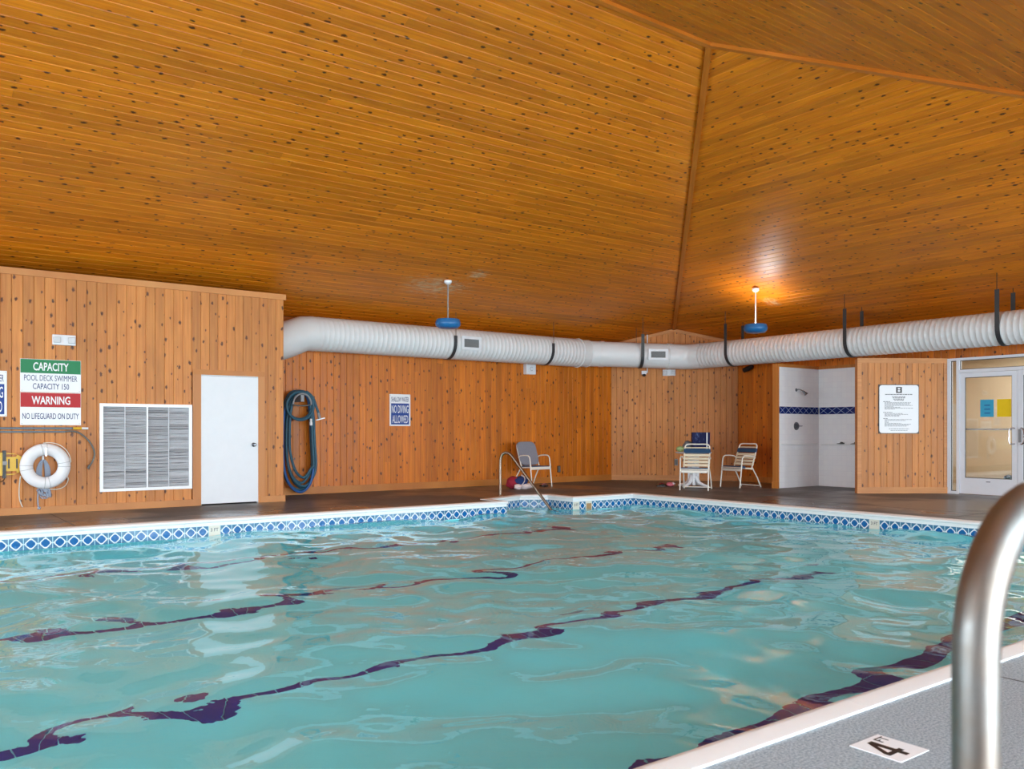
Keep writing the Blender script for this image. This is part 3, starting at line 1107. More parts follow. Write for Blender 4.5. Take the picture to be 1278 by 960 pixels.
t = empty('capacity_sign', on_wall(1.552, 1.69), 'green and white capacity sign above the red warning sign', 'sign')
MB().bounds((0, 0, 0), (0.756, 0.457, 0.006)).build('sign_panel', MAT['sign_white'], t)
MB().bounds((0.004, 0.263, 0.006), (0.752, 0.453, 0.0075)).build('header_band', MAT['green'], t)
text('CAPACITY', 0.155, MAT['sign_white'], t, 0.378, 0.303, 0.008, 0.44, 0.003)
text('POOL DECK SWIMMER', 0.115, MAT['navy'], t, 0.378, 0.158, 0.0066, 0.66, 0.0)
text('CAPACITY 150', 0.115, MAT['navy'], t, 0.378, 0.042, 0.0066, 0.45, 0.0006)
screws(t, [(0.02, 0.437), (0.736, 0.437), (0.02, 0.02), (0.736, 0.02)])
t = empty('warning_sign', on_wall(1.552, 1.232), 'red and white no lifeguard warning sign on boxed wall', 'sign')
MB().bounds((0, 0, 0), (0.756, 0.452, 0.006)).build('sign_panel', MAT['sign_white'], t)
MB().bounds((0.004, 0.25, 0.006), (0.752, 0.448, 0.0075)).build('header_band', MAT['red'], t)
text('WARNING', 0.155, MAT['sign_white'], t, 0.378, 0.292, 0.008, 0.48, 0.003)
text('NO LIFEGUARD ON DUTY', 0.115, MAT['navy'], t, 0.378, 0.085, 0.0066, 0.70, 0.0006)
screws(t, [(0.02, 0.432), (0.736, 0.432), (0.02, 0.02), (0.736, 0.02)])


def nodive(mtx, label):
    t = empty('no_diving_sign', mtx, label, 'sign', 'no diving signs')
    w, h = 0.46, 0.62
    MB().bounds((0, 0, 0), (w, h, 0.006)).build('sign_panel', MAT['sign_white'], t)
    MB().bounds((0.03, 0.03, 0.006), (w - 0.03, 0.44, 0.0075)).build('blue_field', MAT['sign_blue'], t)
    text('SHALLOW WATER', 0.135, MAT['navy'], t, w / 2, 0.474, 0.0066, 0.385, 0.0005)
    text('NO DIVING', 0.215, MAT['sign_white'], t, w / 2, 0.255, 0.008, 0.37, 0.0016)
    text('ALLOWED', 0.215, MAT['sign_white'], t, w / 2, 0.06, 0.008, 0.35, 0.0008)
    screws(t, [(0.015, 0.6), (w - 0.015, 0.6), (0.015, 0.015), (w - 0.015, 0.015)])
    return t


nodive(on_wall(0.935, 1.347), 'blue no diving sign cut off by the left picture edge')
nodive(frame((7.937, YB, 1.247), (1, 0, 0), Z), 'blue and white no diving sign alone on back wall')


def emergency(mtx, label, w=0.295, h=0.145):
    t = empty('emergency_light', mtx, label, 'light', 'emergency lights')
    MB().bounds((0, 0, 0), (w, h, 0.05)).build('housing', MAT['white_paint'], t, bevel=0.008)
    for x in (0.055, w - 0.055):
        MB().bounds((x - 0.045, 0.025, 0.05), (x + 0.045, h - 0.03, 0.085)).build('lamp_head', MAT['slat'], t, bevel=0.01)
    return t


emergency(on_wall(1.941, 2.356), 'white twin-head emergency light above the capacity sign')
emergency(frame((14.64, 13.81, 2.433), du, Z), 'white twin-head emergency light below duct on corner wall')

# louvred vent
t = empty('louver_vent', on_wall(2.549, 0.27), 'large white framed louvered vent beside the white door', 'vent')
W, H = 1.294, 1.279
for lo, hi in (((0, 0, 0), (W, 0.045, 0.035)), ((0, H - 0.045, 0), (W, H, 0.035)), ((0, 0.045, 0), (0.045, H - 0.045, 0.035)), ((W - 0.045, 0.045, 0), (W, H - 0.045, 0.035))):
    MB().bounds(lo, hi).build('frame', MAT['white_gloss'], t)
MB().bounds((W / 2 - 0.01, 0.045, 0), (W / 2 + 0.01, H - 0.045, 0.034)).build('mullion', MAT['white_gloss'], t)
for x in (0.34, W - 0.34):
    MB().bounds((x - 0.005, 0.045, 0.0), (x + 0.005, H - 0.045, 0.026)).build('mullion', MAT['slat'], t)
MB().bounds((0.045, 0.045, 0.0), (W - 0.045, H - 0.045, 0.003)).build('back_plate', MAT['dim_void'], t)
xs = [0.045, 0.335, W / 2 - 0.01]
for x0, x1 in ((0.045, 0.335), (0.345, W / 2 - 0.01), (W / 2 + 0.01, W - 0.345), (W - 0.335, W - 0.045)):
    mb = MB()
    n = 54
    for i in range(n):
        y = 0.05 + (H - 0.1) * (i + 0.5) / n
        a = random.gauss(0.75, 0.13)
        sag = random.gauss(0, 0.0025)
        dy, dz = 0.013 * math.sin(a), 0.013 * math.cos(a)
        xm = (x0 + x1) / 2
        mb.faces([(x0, y - dy, 0.014 + dz), (xm, y - dy + sag, 0.014 + dz), (x1, y - dy, 0.014 + dz), (x1, y + dy, 0.014 - dz), (xm, y + dy + sag, 0.014 - dz), (x0, y + dy, 0.014 - dz)],
                 [(0, 1, 4, 5), (1, 2, 3, 4)])
    o = mb.build('slat_bank', MAT['slat'], t)
    o['kind'] = 'stuff'

# pole and crook
def rod_on_wall(name, x0, x1, z, r, mat, out):
    return MB().tube([(x0, YBOX - out, z), (x1, YBOX - out, z)], r, 10)


t = empty('telescopic_pole', (-1.0, YBOX, 1.187), 'grey pool pole with yellow and white end on boxed wall', 'pole')
MB().tube([(0, -0.04, 0), (3.18, -0.04, 0)], 0.016, 10).build('shaft', MAT['pole_grey'], t, smooth=True)
MB().tube([(3.18, -0.04, 0), (3.28, -0.04, 0)], 0.0175, 10).build('collar', MAT['hook_grey'], t, smooth=True)
MB().tube([(3.0 + 0.2, -0.04, 0), (3.31, -0.04, 0)], 0.019, 10).build('yellow_sleeve', MAT['yellow'], t, smooth=True)
MB().tube([(3.31, -0.04, 0), (3.395, -0.04, 0)], 0.016, 10).build('end_grip', MAT['white_gloss'], t, smooth=True)
for x in (0.6, 2.0):
    MB().bounds((x, -0.056, -0.0215), (x + 0.02, 0, -0.0145)).build('wall_hook', MAT['steel'], t)
t = empty('rescue_crook', (-1.0, YBOX, 1.138), 'curved grey rescue crook hanging beside the louvered vent', 'hook')
MB().tube([(0, -0.045, 0), (3.10, -0.045, 0)], 0.013, 10).build('shaft', MAT['pole_grey'], t, smooth=True)
MB().tube(smooth_path([(3.08, -0.045, 0), (3.2, -0.045, 0.008), (3.30, -0.045, -0.03), (3.41, -0.045, -0.14), (3.475, -0.045, -0.29), (3.455, -0.045, -0.41), (3.395, -0.045, -0.515)], 6), 0.012, 10).build('crook', MAT['hook_grey'], t, smooth=True)
MB().tube([(3.415, -0.045, -0.475), (3.39, -0.045, -0.522)], 0.017, 10).build('tip', MAT['hook_grey'], t, smooth=True)

# spine board
t = empty('spine_board', on_wall(-0.35, 0.52, 0.0), 'yellow rescue backboard with black strap beside the ring buoy', 'backboard')
L_, Hh = 1.93, 0.36
outer = [(0.25, 0.03), (0.0, 0.12), (0.0, Hh - 0.12), (0.25, Hh - 0.03), (1.3, Hh), (L_ - 0.1, Hh - 0.035), (L_, Hh - 0.09), (L_, 0.09), (L_ - 0.1, 0.035), (1.3, 0.0)]
holes = []
for x in (0.4, 0.75, 1.1, 1.44, 1.79):
    for y in (0.065, Hh - 0.065):
        holes.append(rrect(x - 0.07, y - 0.018, x + 0.07, y + 0.018, 0.017, 3)[::-1])
MB().prism(outer, holes, 0.016, 0.046).build('board', MAT['yellow'], t)
MB().bounds((1.71 - 0.02, -0.01, 0.006), (1.71 + 0.02, Hh + 0.005, 0.056)).build('strap', MAT['black'], t)
MB().bounds((1.69, 0.17, 0.056), (1.74, 0.22, 0.068)).build('buckle', MAT['grille'], t)
MB().tube(smooth_path([(1.71, -0.01, 0.05), (1.70, -0.04, 0.05), (1.64, -0.065, 0.05), (1.56, -0.06, 0.05)], 5), 0.014, 6, flat=(1, 0.4)).build('strap_tail', MAT['black'], t)
for x in (1.755, 1.85):
    MB().bounds((x, 0.12, 0.05), (x + 0.018, 0.25, 0.0508)).build('print_line', MAT['dim_void'], t)
MB().bounds((0.3, -0.02, 0.002), (0.36, 0.08, 0.016)).build('wall_bracket', MAT['steel'], t)
MB().bounds((1.5, -0.02, 0.002), (1.56, 0.08, 0.016)).build('wall_bracket', MAT['steel'], t)

# ring buoy and its rope
t = empty('ring_buoy', on_wall(1.844, 0.665), 'white ring buoy hanging on the boxed wall', 'life ring')
R0 = 0.232
prof = [(R0 + 0.082 * math.cos(a), 0.125 + 0.055 * math.sin(a)) for a in (2 * math.pi * k / 14 for k in range(14))]
MB().lathe(prof, 40, close=True).build('ring', MAT['ring'], t, smooth=True)
for a in (0, 90, 180, 270):
    for da in (-7, 7):
        A = math.radians(a + da + 4)
        MB().tube([(math.cos(A) * (R0 + 0.0835 * math.cos(q)), math.sin(A) * (R0 + 0.0835 * math.cos(q)), 0.125 + 0.0565 * math.sin(q)) for q in (2 * math.pi * k / 16 for k in range(16))], 0.0025, 5, closed=True).build('band_cord', MAT['grille'], t)


def arc(r, a0, a1, z, n=12, bulge=0.0):
    return [((r + bulge * math.sin(math.pi * k / n)) * math.cos(math.radians(a0 + (a1 - a0) * k / n)), (r + bulge * math.sin(math.pi * k / n)) * math.sin(math.radians(a0 + (a1 - a0) * k / n)), z) for k in range(n + 1)]


MB().tube(arc(0.318, 95, 8, 0.125, 14, 0.02), 0.007, 6).build('grab_line', MAT['rope_white'], t, smooth=True)
MB().tube(smooth_path([(0.27, -0.15, 0.12), (0.285, -0.2, 0.10), (0.25, -0.29, 0.05), (0.16, -0.33, 0.04), (0.04, -0.325, 0.03)], 6), 0.007, 6).build('grab_line', MAT['rope_white'], t, smooth=True)
MB().tube(smooth_path([(-0.3, -0.13, 0.12), (-0.305, -0.3, 0.02), (-0.3, -0.45, 0.02), (-0.265, -0.56, 0.02)], 6), 0.008, 6).build('grab_line', MAT['rope_white'], t, smooth=True)
MB().bounds((-0.014, 0.14, 0.172), (0.010, 0.25, 0.19)).build('wall_clip', MAT['steel'], t)
t = empty('throw_rope', on_wall(1.844, 0.665), 'blue and white coiled rope hanging inside the ring buoy', 'rope')
MB().tube([(-0.018, 0.14, 0.04), (-0.02, 0.085, 0.045)], 0.014, 8).build('rope_cuff', MAT['white_gloss'], t, smooth=True)
for k in range(6):
    w = 0.02 + 0.010 * k
    zb = -0.33 - 0.03 * ((k * 3) % 5)
    pts = [(-0.015, 0.09, 0.03), (-0.015 - w, -0.02, 0.025), (-0.012 - w * 1.1, -0.2, 0.012), (-0.005 - w * 0.8, zb + 0.03, 0.012), (0.0, zb, 0.014), (0.005 + w * 0.8, zb + 0.03, 0.018), (-0.005 + w * 1.1, -0.2, 0.02), (-0.012 + w, -0.02, 0.03)]
    MB().tube(smooth_path(pts, 5, True), 0.0095, 6, closed=True).build('rope_loop', MAT['rope_blue'], t, smooth=True)
for k in range(4):
    a = k * 1.3
    pts = [(0.03 * math.cos(a) - 0.02, -0.31, 0.03), (-0.09 + 0.05 * k, -0.33, 0.035), (-0.02 + 0.03 * k, -0.41 - 0.01 * k, 0.035), (0.06, -0.38, 0.03), (0.05 - 0.03 * k, -0.32, 0.035)]
    MB().tube(smooth_path(pts, 6, True), 0.009, 6, closed=True).build('rope_loop', MAT['rope_blue'], t, smooth=True)
MB().tube(smooth_path([(-0.075, -0.36, 0.02), (-0.08, -0.45, 0.02), (-0.075, -0.55, 0.02), (-0.065, -0.6, 0.02)], 6), 0.010, 6).build('rope_tail', MAT['rope_blue'], t, smooth=True)
MB().blob((-0.065, -0.585, 0.022), (0.022, 0.022, 0.018), 0.1, 2).build('knot', MAT['rope_blue'], t, smooth=True)

# ------------------------------------------------------------------ hose on the back wall (local x = X, y = up, z = out)
t = empty('pool_hose', frame((6.05, YB, 0.0), (1, 0, 0), Z), 'teal vacuum hose looped on wall beside the boxed corner', 'hose')
loops = [(-0.02, 0.30, 1.86, 0.09, 0.10), (0.03, 0.27, 1.83, 0.16, 0.16), (0.0, 0.24, 1.85, 0.22, 0.13), (-0.04, 0.28, 1.83, 0.06, 0.19), (0.05, 0.25, 1.87, 0.13, 0.07), (0.01, 0.22, 1.84, 0.32, 0.215)]
for k, (cx, hw, zt, zb, o_) in enumerate(loops):
    pts = [(cx - hw * 0.55, zt - 0.06, o_), (cx, zt, o_), (cx + hw * 0.6, zt - 0.08, o_), (cx + hw * 0.82, zt - 0.42, o_), (cx + hw * 0.9, 1.0, o_), (cx + hw, 0.55, o_), (cx + hw * 0.8, zb + 0.16, o_),
           (cx + hw * 0.2, zb, o_), (cx - hw * 0.5, zb + 0.1, o_), (cx - hw * 0.95, zb + 0.4, o_), (cx - hw * 1.05, 1.0, o_), (cx - hw * 0.95, zt - 0.35, o_)]
    MB().tube(smooth_path(pts, 6, True), 0.024, 9, closed=True).build('hose_loop', MAT['hose2'] if k == 3 else MAT['hose'], t, smooth=True)
for k, (r, o_) in enumerate(((0.235, 0.23), (0.25, 0.26))):
    MB().tube([(-0.04 + r * math.cos(a), 1.595 + r * math.sin(a), o_) for a in (2 * math.pi * i / 36 for i in range(36))], 0.023, 9, closed=True).build('hose_loop', MAT['hose'], t, smooth=True)
MB().tube(smooth_path([(0.08, 1.86, 0.24), (0.2, 1.75, 0.25), (0.27, 1.58, 0.25), (0.315, 1.46, 0.25)], 6), 0.024, 9).build('hose_end', MAT['hose'], t, smooth=True)
MB().tube([(0.305, 1.48, 0.25), (0.33, 1.37, 0.25)], 0.029, 10).build('cuff', MAT['grille'], t, smooth=True)
MB().box((0.345, 1.365, 0.25), (0.17, 0.02, 0.03), ('Z', 0.25)).build('hose_nozzle', MAT['white_gloss'], t)
MB().lathe([(0.028, 0), (0.03, 0.05), (0.022, 0.06), (0.022, 0.11), (0.015, 0.12)], 10, Matrix.Translation((0.17, 1.25, 0.24)) @ Matrix.Rotation(-math.pi / 2, 4, 'X')).build('cuff', MAT['white_gloss'], t, smooth=True)
t = empty('hose_hanger', frame((6.03, YB, 1.62), (1, 0, 0), Z), 'grey curved bracket holding the looped teal hose', 'bracket')
MB().tube(smooth_path([(-0.18, 0.0, 0.32), (-0.15, 0.1, 0.32), (-0.08, 0.17, 0.32), (0.0, 0.19, 0.32), (0.09, 0.16, 0.32), (0.15, 0.07, 0.32), (0.16, 0.0, 0.32)], 5), 0.017, 8).build('hook', MAT['grille'], t, smooth=True)
MB().tube(smooth_path([(-0.18, 0.0, 0.32), (-0.1, -0.02, 0.32), (0.05, -0.02, 0.32), (0.16, 0.0, 0.32)], 4), 0.012, 8).build('hook', MAT['hook_grey'], t, smooth=True)
MB().bounds((-0.03, 0.05, 0), (0.03, 0.17, 0.315)).build('wall_plate', MAT['grille'], t)

# wall devices
t = empty('wall_speaker', frame((11.198, YB, 2.375), (1, 0, 0), Z), 'small white box under the duct on back wall', 'box')
MB().bounds((0, 0, 0), (0.26, 0.23, 0.12)).build('case', MAT['white_paint'], t, bevel=0.01)
MB().tube(arc(0.04, 40, 320, 0.122, 10), 0.004, 5).build('dial', MAT['grille'], t, mtx=Matrix.Translation((0.14, 0.12, 0)))


def outlet(mtx, label, mat='grille'):
    t = empty('wall_outlet', mtx, label, 'outlet', 'wall outlets')
    MB().bounds((-0.04, -0.075, 0), (0.04, 0.075, 0.03)).build('box_body', MAT[mat], t, bevel=0.008)
    MB().bounds((-0.028, -0.06, 0.03), (0.028, 0.06, 0.042)).build('flip_cover', MAT['hook_grey'], t, bevel=0.004)


outlet(frame((12.19, YB, 0.30), (1, 0, 0), Z), 'brown grey outlet low on back wall beside the grey chair', 'rod')
outlet(frame((14.86, 13.59, 0.425), du, Z), 'grey outlet low on corner wall behind table')
t = empty('dome_camera', frame((14.34, 14.11, 2.477), du, Z), 'white dome security camera with conduit on corner wall', 'camera')
MB().bounds((-0.06, -0.01, 0), (0.06, 0.075, 0.09)).build('mount', MAT['white_paint'], t, bevel=0.01)
MB().blob((0, -0.02, 0.055), (0.045, 0.04, 0.045), 0.0, 2).build('dome', MAT['black'], t, smooth=True)
MB().tube([(0.075, 0.03, 0.02), (0.075, 0.92, 0.02)], 0.013, 8).build('conduit', MAT['white_paint'], t, smooth=True)
t = empty('spotlight', frame((XR, 12.2, 2.56), (0, -1, 0), Z), 'small black spotlight under the duct on right wall', 'spotlight')
MB().tube([(0, 0, 0), (0, 0, 0.1)], 0.02, 8).build('arm', MAT['black'], t, smooth=True)
MB().tube([(-0.14, -0.04, 0.12), (-0.02, 0.0, 0.12), (0.10, 0.045, 0.12)], [0.055, 0.06, 0.04], 12).build('lamp_head', MAT['black'], t, smooth=True)

# shower fittings
t = empty('shower_sprayer', frame((15.06, SHY, 1.99), (1, 0, 0), Z), 'chrome shower head high on the white tiled partition', 'shower head')
MB().lathe([(0, 0), (0.035, 0), (0.03, 0.01), (0, 0.012)], 14).build('flange', MAT['dark_steel'], t, smooth=True)
MB().tube(smooth_path([(0, 0, 0), (0.02, 0.01, 0.06), (0.06, -0.03, 0.12)], 5), 0.012, 8).build('arm', MAT['steel'], t, smooth=True)
MB().tube([(0.05, -0.02, 0.11), (0.085, -0.07, 0.15), (0.10, -0.10, 0.17)], [0.015, 0.03, 0.045], 12).build('rose', MAT['dark_steel'], t, smooth=True)
t = empty('shower_valve', frame((15.06, SHY, 1.25), (1, 0, 0), Z), 'round chrome shower valve on the white tiled partition', 'valve')
MB().lathe([(0, 0), (0.085, 0), (0.08, 0.012), (0.04, 0.016), (0.035, 0.05), (0.02, 0.06), (0, 0.06)], 24).build('escutcheon', MAT['dark_steel'], t, smooth=True)
MB().tube([(0, 0, 0.05), (0.12, 0.0, 0.06)], [0.016, 0.009], 8).build('lever', MAT['steel'], t, smooth=True)
for y, lb in ((9.97, 'dark soap dish on shower ledge nearer the tiled corner'), (9.66, 'dark soap dish on shower ledge nearer the timber screen')):
    t = empty('soap_dish', frame((XR - 0.012, y, 0.865), (0, -1, 0), Z), lb, 'soap dish', 'shower soap dishes')
    MB().hexa([(-0.06, 0.018, 0), (0.06, 0.018, 0), (0.06, 0.018, 0.1), (-0.06, 0.018, 0.1), (-0.04, 0.035, 0), (0.07, 0.045, 0), (0.07, 0.045, 0.09), (-0.04, 0.03, 0.09)]).build('dish', MAT['hook_grey'], t)
    MB().blob((0.03, 0.05, 0.05), (0.03, 0.014, 0.03), 0.05, 2).build('soap', MAT['hook_grey'], t, smooth=True)

# rules board on the timber screen
t = empty('rules_board', msc @ Matrix.Translation((0.39, 1.10, 0.004)), 'white pool rules board on the timber screen', 'sign')
W, H = 0.755, 0.905
MB().bounds((0, 0, 0), (W, H, 0.012)).build('backing_board', MAT['sign_edge'], t)
MB().prism(rrect(0.012, 0.012, W - 0.012, H - 0.012, 0.05), (), 0.012, 0.017).build('sign_panel', MAT['sign_white'], t)
MB().bounds((W / 2 - 0.055, H - 0.155, 0.017), (W / 2 + 0.055, H - 0.045, 0.018)).build('emblem', MAT['sign_edge'], t)
for k, (cy, w_) in enumerate(((H - 0.078, 0.026), (H - 0.118, 0.028))):
    MB().lathe([(0, 0.018), (w_, 0.018), (w_, 0.0186), (0, 0.0187)], 12, Matrix.Translation((W / 2, cy, 0)) @ Matrix.Diagonal((1, 0.6, 1, 1))).build('emblem_disc', MAT['sign_white'], t)


def print_line(x0, x1, y, h, mat):
    mb = MB()
    x = x0
    while x < x1 - 0.01:
        w = min(random.uniform(0.02, 0.055), x1 - x)
        mb.bounds((x, y, 0.017), (x + w, y + h, 0.0174))
        x += w + 0.008
    o = mb.build('print_line', MAT[mat], t)
    o['kind'] = 'stuff'


print_line(0.12, W - 0.12, 0.715, 0.013, 'dark_text')
for y, a in ((0.675, 0.25), (0.653, 0.26), (0.630, 0.27), (0.608, 0.29)):
    print_line(a, W - a, y, 0.012, 'dark_text')
for y, x1 in ((0.585, 0.22), (0.385, 0.26), (0.272, 0.17)):
    print_line(0.085, x1, y, 0.011, 'dark_text')
for y, x1 in ((0.567, .6), (0.550, .58), (0.533, .57), (0.516, .63), (0.499, .28), (0.482, .40), (0.465, .64), (0.448, .30), (0.367, .45), (0.350, .55), (0.333, .4), (0.316, .38),
              (0.255, .63), (0.238, .5), (0.221, .18), (0.204, .19), (0.187, .42), (0.170, .6), (0.153, .56), (0.136, .52)):
    print_line(0.11, x1, y, 0.0085, 'grey_text')
print_line(0.19, W - 0.19, 0.085, 0.010, 'grey_text')
print_line(0.22, W - 0.22, 0.055, 0.008, 'grey_text')
screws(t, [(0.03, H - 0.014), (W - 0.03, H - 0.014)], 0.007)

# ------------------------------------------------------------------ air duct
duct = empty('air_duct', (5.3, 14.2, 0), 'white spiral air duct hung below the ceiling around two sides', 'duct')
DO = Vector((5.3, 14.2, 0))


def duct_run(name, p, q, r0, r1, ribs=True, pitch=0.095):
    p, q = Vector(p) - DO, Vector(q) - DO
    L = (q - p).length
    pts, rs = [], []
    n = max(1, round(L / pitch)) if ribs else 1
    for i in range(n):
        for e, k in (((0.0, 0.0035), (0.08, 0.0035), (0.16, 0.0), (0.92, 0.0), (0.999, 0.0035)) if ribs else ((0, 0.012), (0.06, 0.012), (0.061, 0), (0.939, 0), (0.94, 0.012), (1, 0.012))):
            u = (i + e) / n
            pts.append(p.lerp(q, u))
            rs.append(r0 + (r1 - r0) * u + k)
    return MB().tube(pts, rs, 32).build(name, MAT['duct_white'], duct, smooth=True)


ZD, ZD2, R1, R2 = 2.87, 2.815, 0.305, 0.275
YD, XD = 14.2, 14.65
duct_run('duct_section', (6.15, YD, ZD), (12.35, YD, ZD), R1, R1)
# mitred elbow going down into the plant-room box
MB().tube([Vector(q) - DO for q in ((6.16, YD, ZD), (5.98, YD, ZD - 0.01), (5.66, YD - 0.04, ZD - 0.14), (5.44, YD - 0.1, ZD - 0.22), (5.28, YD - 0.14, ZD - 0.26))], [R1 + 0.006, R1 + 0.003, R1 + 0.01, R1 + 0.006, R1], 32).build('elbow', MAT['duct_white'], duct, smooth=True)
c1, c2 = (12.62, YD - 0.02, ZD), (14.58, 13.02, ZD2)
duct_run('reducer', (12.35, YD, ZD), c1, R1 + 0.004, R2 + 0.015, False)
# corner run with two gored bends
a1 = Vector(c1).lerp(Vector(c2), 0.12)
a2 = Vector(c1).lerp(Vector(c2), 0.84)
MB().tube([Vector(c1) - DO, (Vector(c1) * 0.55 + a1 * 0.45) - DO, a1 - DO], [R2 + 0.012, R2 + 0.008, R2 + 0.006], 32).build('elbow', MAT['duct_white'], duct, smooth=True)
duct_run('duct_section', a1, a2, R2 + 0.003, R2 + 0.003, False)
r0 = Vector((XD, 12.62, ZD2))
MB().tube([a2 - DO, Vector((14.50, 13.06, ZD2)) - DO, Vector((14.61, 12.88, ZD2)) - DO, r0 - DO], R2 + 0.006, 32).build('elbow', MAT['duct_white'], duct, smooth=True)
duct_run('duct_section', r0, (XD, -1.15, ZD2), R2, R2)


def hanger(c, axis, r, ztop, zback=None):
    """U strap under the duct with two threaded rods to the ceiling; axis = duct direction"""
    c = Vector(c) - DO
    ax = Vector(axis).normalized()
    sd = Vector((-ax.y, ax.x, 0))
    rr = r + 0.014
    path = [sd * -rr + Z * (ztop - c.z)] + [sd * (-rr * math.cos(a)) + Z * (-rr * math.sin(a)) for a in (math.pi * k / 16 for k in range(17))] + [sd * rr + Z * ((zback or ztop) - c.z)]
    mb = MB()
    vs, fs = [], []
    for i, p in enumerate(path):
        inn = p + (-(p.normalized()) * 0.006 if 0 < i < len(path) - 1 else (sd * 0.006 if i == 0 else sd * -0.006))
        for q in (p, inn):
            vs += [c + q - ax * 0.035, c + q + ax * 0.035]
    for i in range(len(path) - 1):
        a, b = 4 * i, 4 * i + 4
        fs += [(a, a + 1, b + 1, b), (a + 2, b + 2, b + 3, a + 3), (a, b, b + 2, a + 2), (a + 1, a + 3, b + 3, b + 1)]
    fs += [(0, 2, 3, 1), (len(vs) - 4, len(vs) - 3, len(vs) - 1, len(vs) - 2)]
    st = mb.faces(vs, fs).build('hanger_strap', MAT['strap_black'], duct)
    for s in (-1, 1):
        w = c + sd * (s * rr)
        W_ = w + DO
        zc = EAVE + PITCH * min(YB - W_.y, XR - W_.x) + 0.0
        MB().tube([(w.x, w.y, (ztop if s < 0 else zback or ztop) - 0.02), (w.x, w.y, zc)], 0.007, 6).build('rod', MAT['rod'], st, smooth=True)


hanger((8.97, YD, ZD), (1, 0, 0), R1, 3.0)
hanger((11.42, YD, ZD), (1, 0, 0), R1, 3.0)
hanger((13.62, 13.54, ZD2 + 0.02), (Vector(c2) - Vector(c1)) * Vector((1, 1, 0)), R2, 3.28, 2.95)
hanger((XD, 11.75, ZD2), (0, 1, 0), R2, 3.42)
hanger((XD, 8.98, ZD2), (0, 1, 0), R2, 3.42)
hanger((XD, 6.3, ZD2), (0, 1, 0), R2, 3.42)


def register(c, axis, r, w=0.42, h=0.22):
    c = Vector(c)
    ax = Vector(axis).normalized()
    out = Vector((ax.y, -ax.x, 0))
    m = frame(c - DO + out * (r - 0.03), ax, Z)
    root = MB().bounds((-w / 2, -h / 2, -0.03), (w / 2, h / 2, 0.045)).build('air_register', MAT['duct_white'], duct, mtx=m)
    for lo, hi in (((-w / 2 - 0.02, -h / 2 - 0.02, 0.045), (w / 2 + 0.02, -h / 2 + 0.03, 0.06)), ((-w / 2 - 0.02, h / 2 - 0.03, 0.045), (w / 2 + 0.02, h / 2 + 0.02, 0.06)),
                   ((-w / 2 - 0.02, -h / 2 + 0.03, 0.045), (-w / 2 + 0.035, h / 2 - 0.03, 0.06)), ((w / 2 - 0.035, -h / 2 + 0.03, 0.045), (w / 2 + 0.02, h / 2 - 0.03, 0.06))):
        MB().bounds(lo, hi).build('register_frame', MAT['white_paint'], root)
    MB().bounds((-w / 2 + 0.03, -h / 2 + 0.03, 0.045), (w / 2 - 0.03, h / 2 - 0.03, 0.047)).build('register_back', MAT['hook_grey'], root)
    mb = MB()
    for i in range(18):
        x = -w / 2 + 0.04 + (w - 0.08) * i / 17
        mb.bounds((x - 0.003, -h / 2 + 0.03, 0.047), (x + 0.003, h / 2 - 0.03, 0.056))
    mb.build('register_fins', MAT['grille'], root)['kind'] = 'stuff'


register((9.33, YD, ZD), (1, 0, 0), R1)
register((13.93, 13.38, ZD2 + 0.02), (Vector(c2) - Vector(c1)) * Vector((1, 1, 0)), R2, 0.40, 0.20)

# ------------------------------------------------------------------ pendant uplights
def pendant(x, y, zl, on, label):
    zc = EAVE + PITCH * min(YB - y, XR - x, y - YN)
    t = empty('pendant_uplight', (x, y, zl - 0.09), label, 'pendant lamp', 'blue pendant uplights')
    MB().lathe([(0.0, 0.0), (0.10, 0.0), (0.17, 0.012), (0.215, 0.05), (0.225, 0.095), (0.21, 0.15), (0.20, 0.165), (0.19, 0.16), (0.20, 0.10), (0.19, 0.05), (0.10, 0.025), (0, 0.02)], 32).build('bowl_shade', MAT['blue_lamp'], t, smooth=True)
    MB().tube([(0, 0, 0.02), (0, 0, zc - zl + 0.06)], 0.011, 8).build('stem', MAT['white_paint'] if on else MAT['grille'], t, smooth=True)
    MB().lathe([(0, -0.05), (0.035, -0.045), (0.065, -0.02), (0.07, 0.02), (0, 0.03)], 18, Matrix.Translation((0, 0, zc - zl + 0.05))).build('canopy', MAT['white_gloss'], t, smooth=True)
    bulb = NT('lamp_glass_lit' if on else 'lamp_glass_unlit')
    bulb.set(Base_Color=(0.9, 0.9, 0.88, 1), Roughness=0.3, Emission_Color=(1, 0.93, 0.82, 1), Emission_Strength=60.0 if on else 0.0)
    MB().lathe([(0.02, 0.03), (0.15, 0.035), (0.155, 0.06), (0.12, 0.085), (0.02, 0.09)], 24).build('lamp_glass', bulb.m, t, smooth=True)
    return t


pendant(8.06, 12.73, 3.045, False, 'unlit blue pendant uplight before the long left duct')
pendant(13.61, 10.40, 3.135, True, 'lit blue pendant uplight glowing on ceiling above the shower')
for x, y, lb in ((8.06, 0.75, 'unseen lit blue pendant added over the near window wall, middle one'), (0.5, 0.75, 'unseen lit blue pendant added over the near window wall, left one'),
                 (13.61, 3.1, 'unseen lit blue pendant added near the right wall before the glass doors')):
    pendant(x, y, 3.08, True, lb)  # out-of-view pendants added as extra light for the ceiling

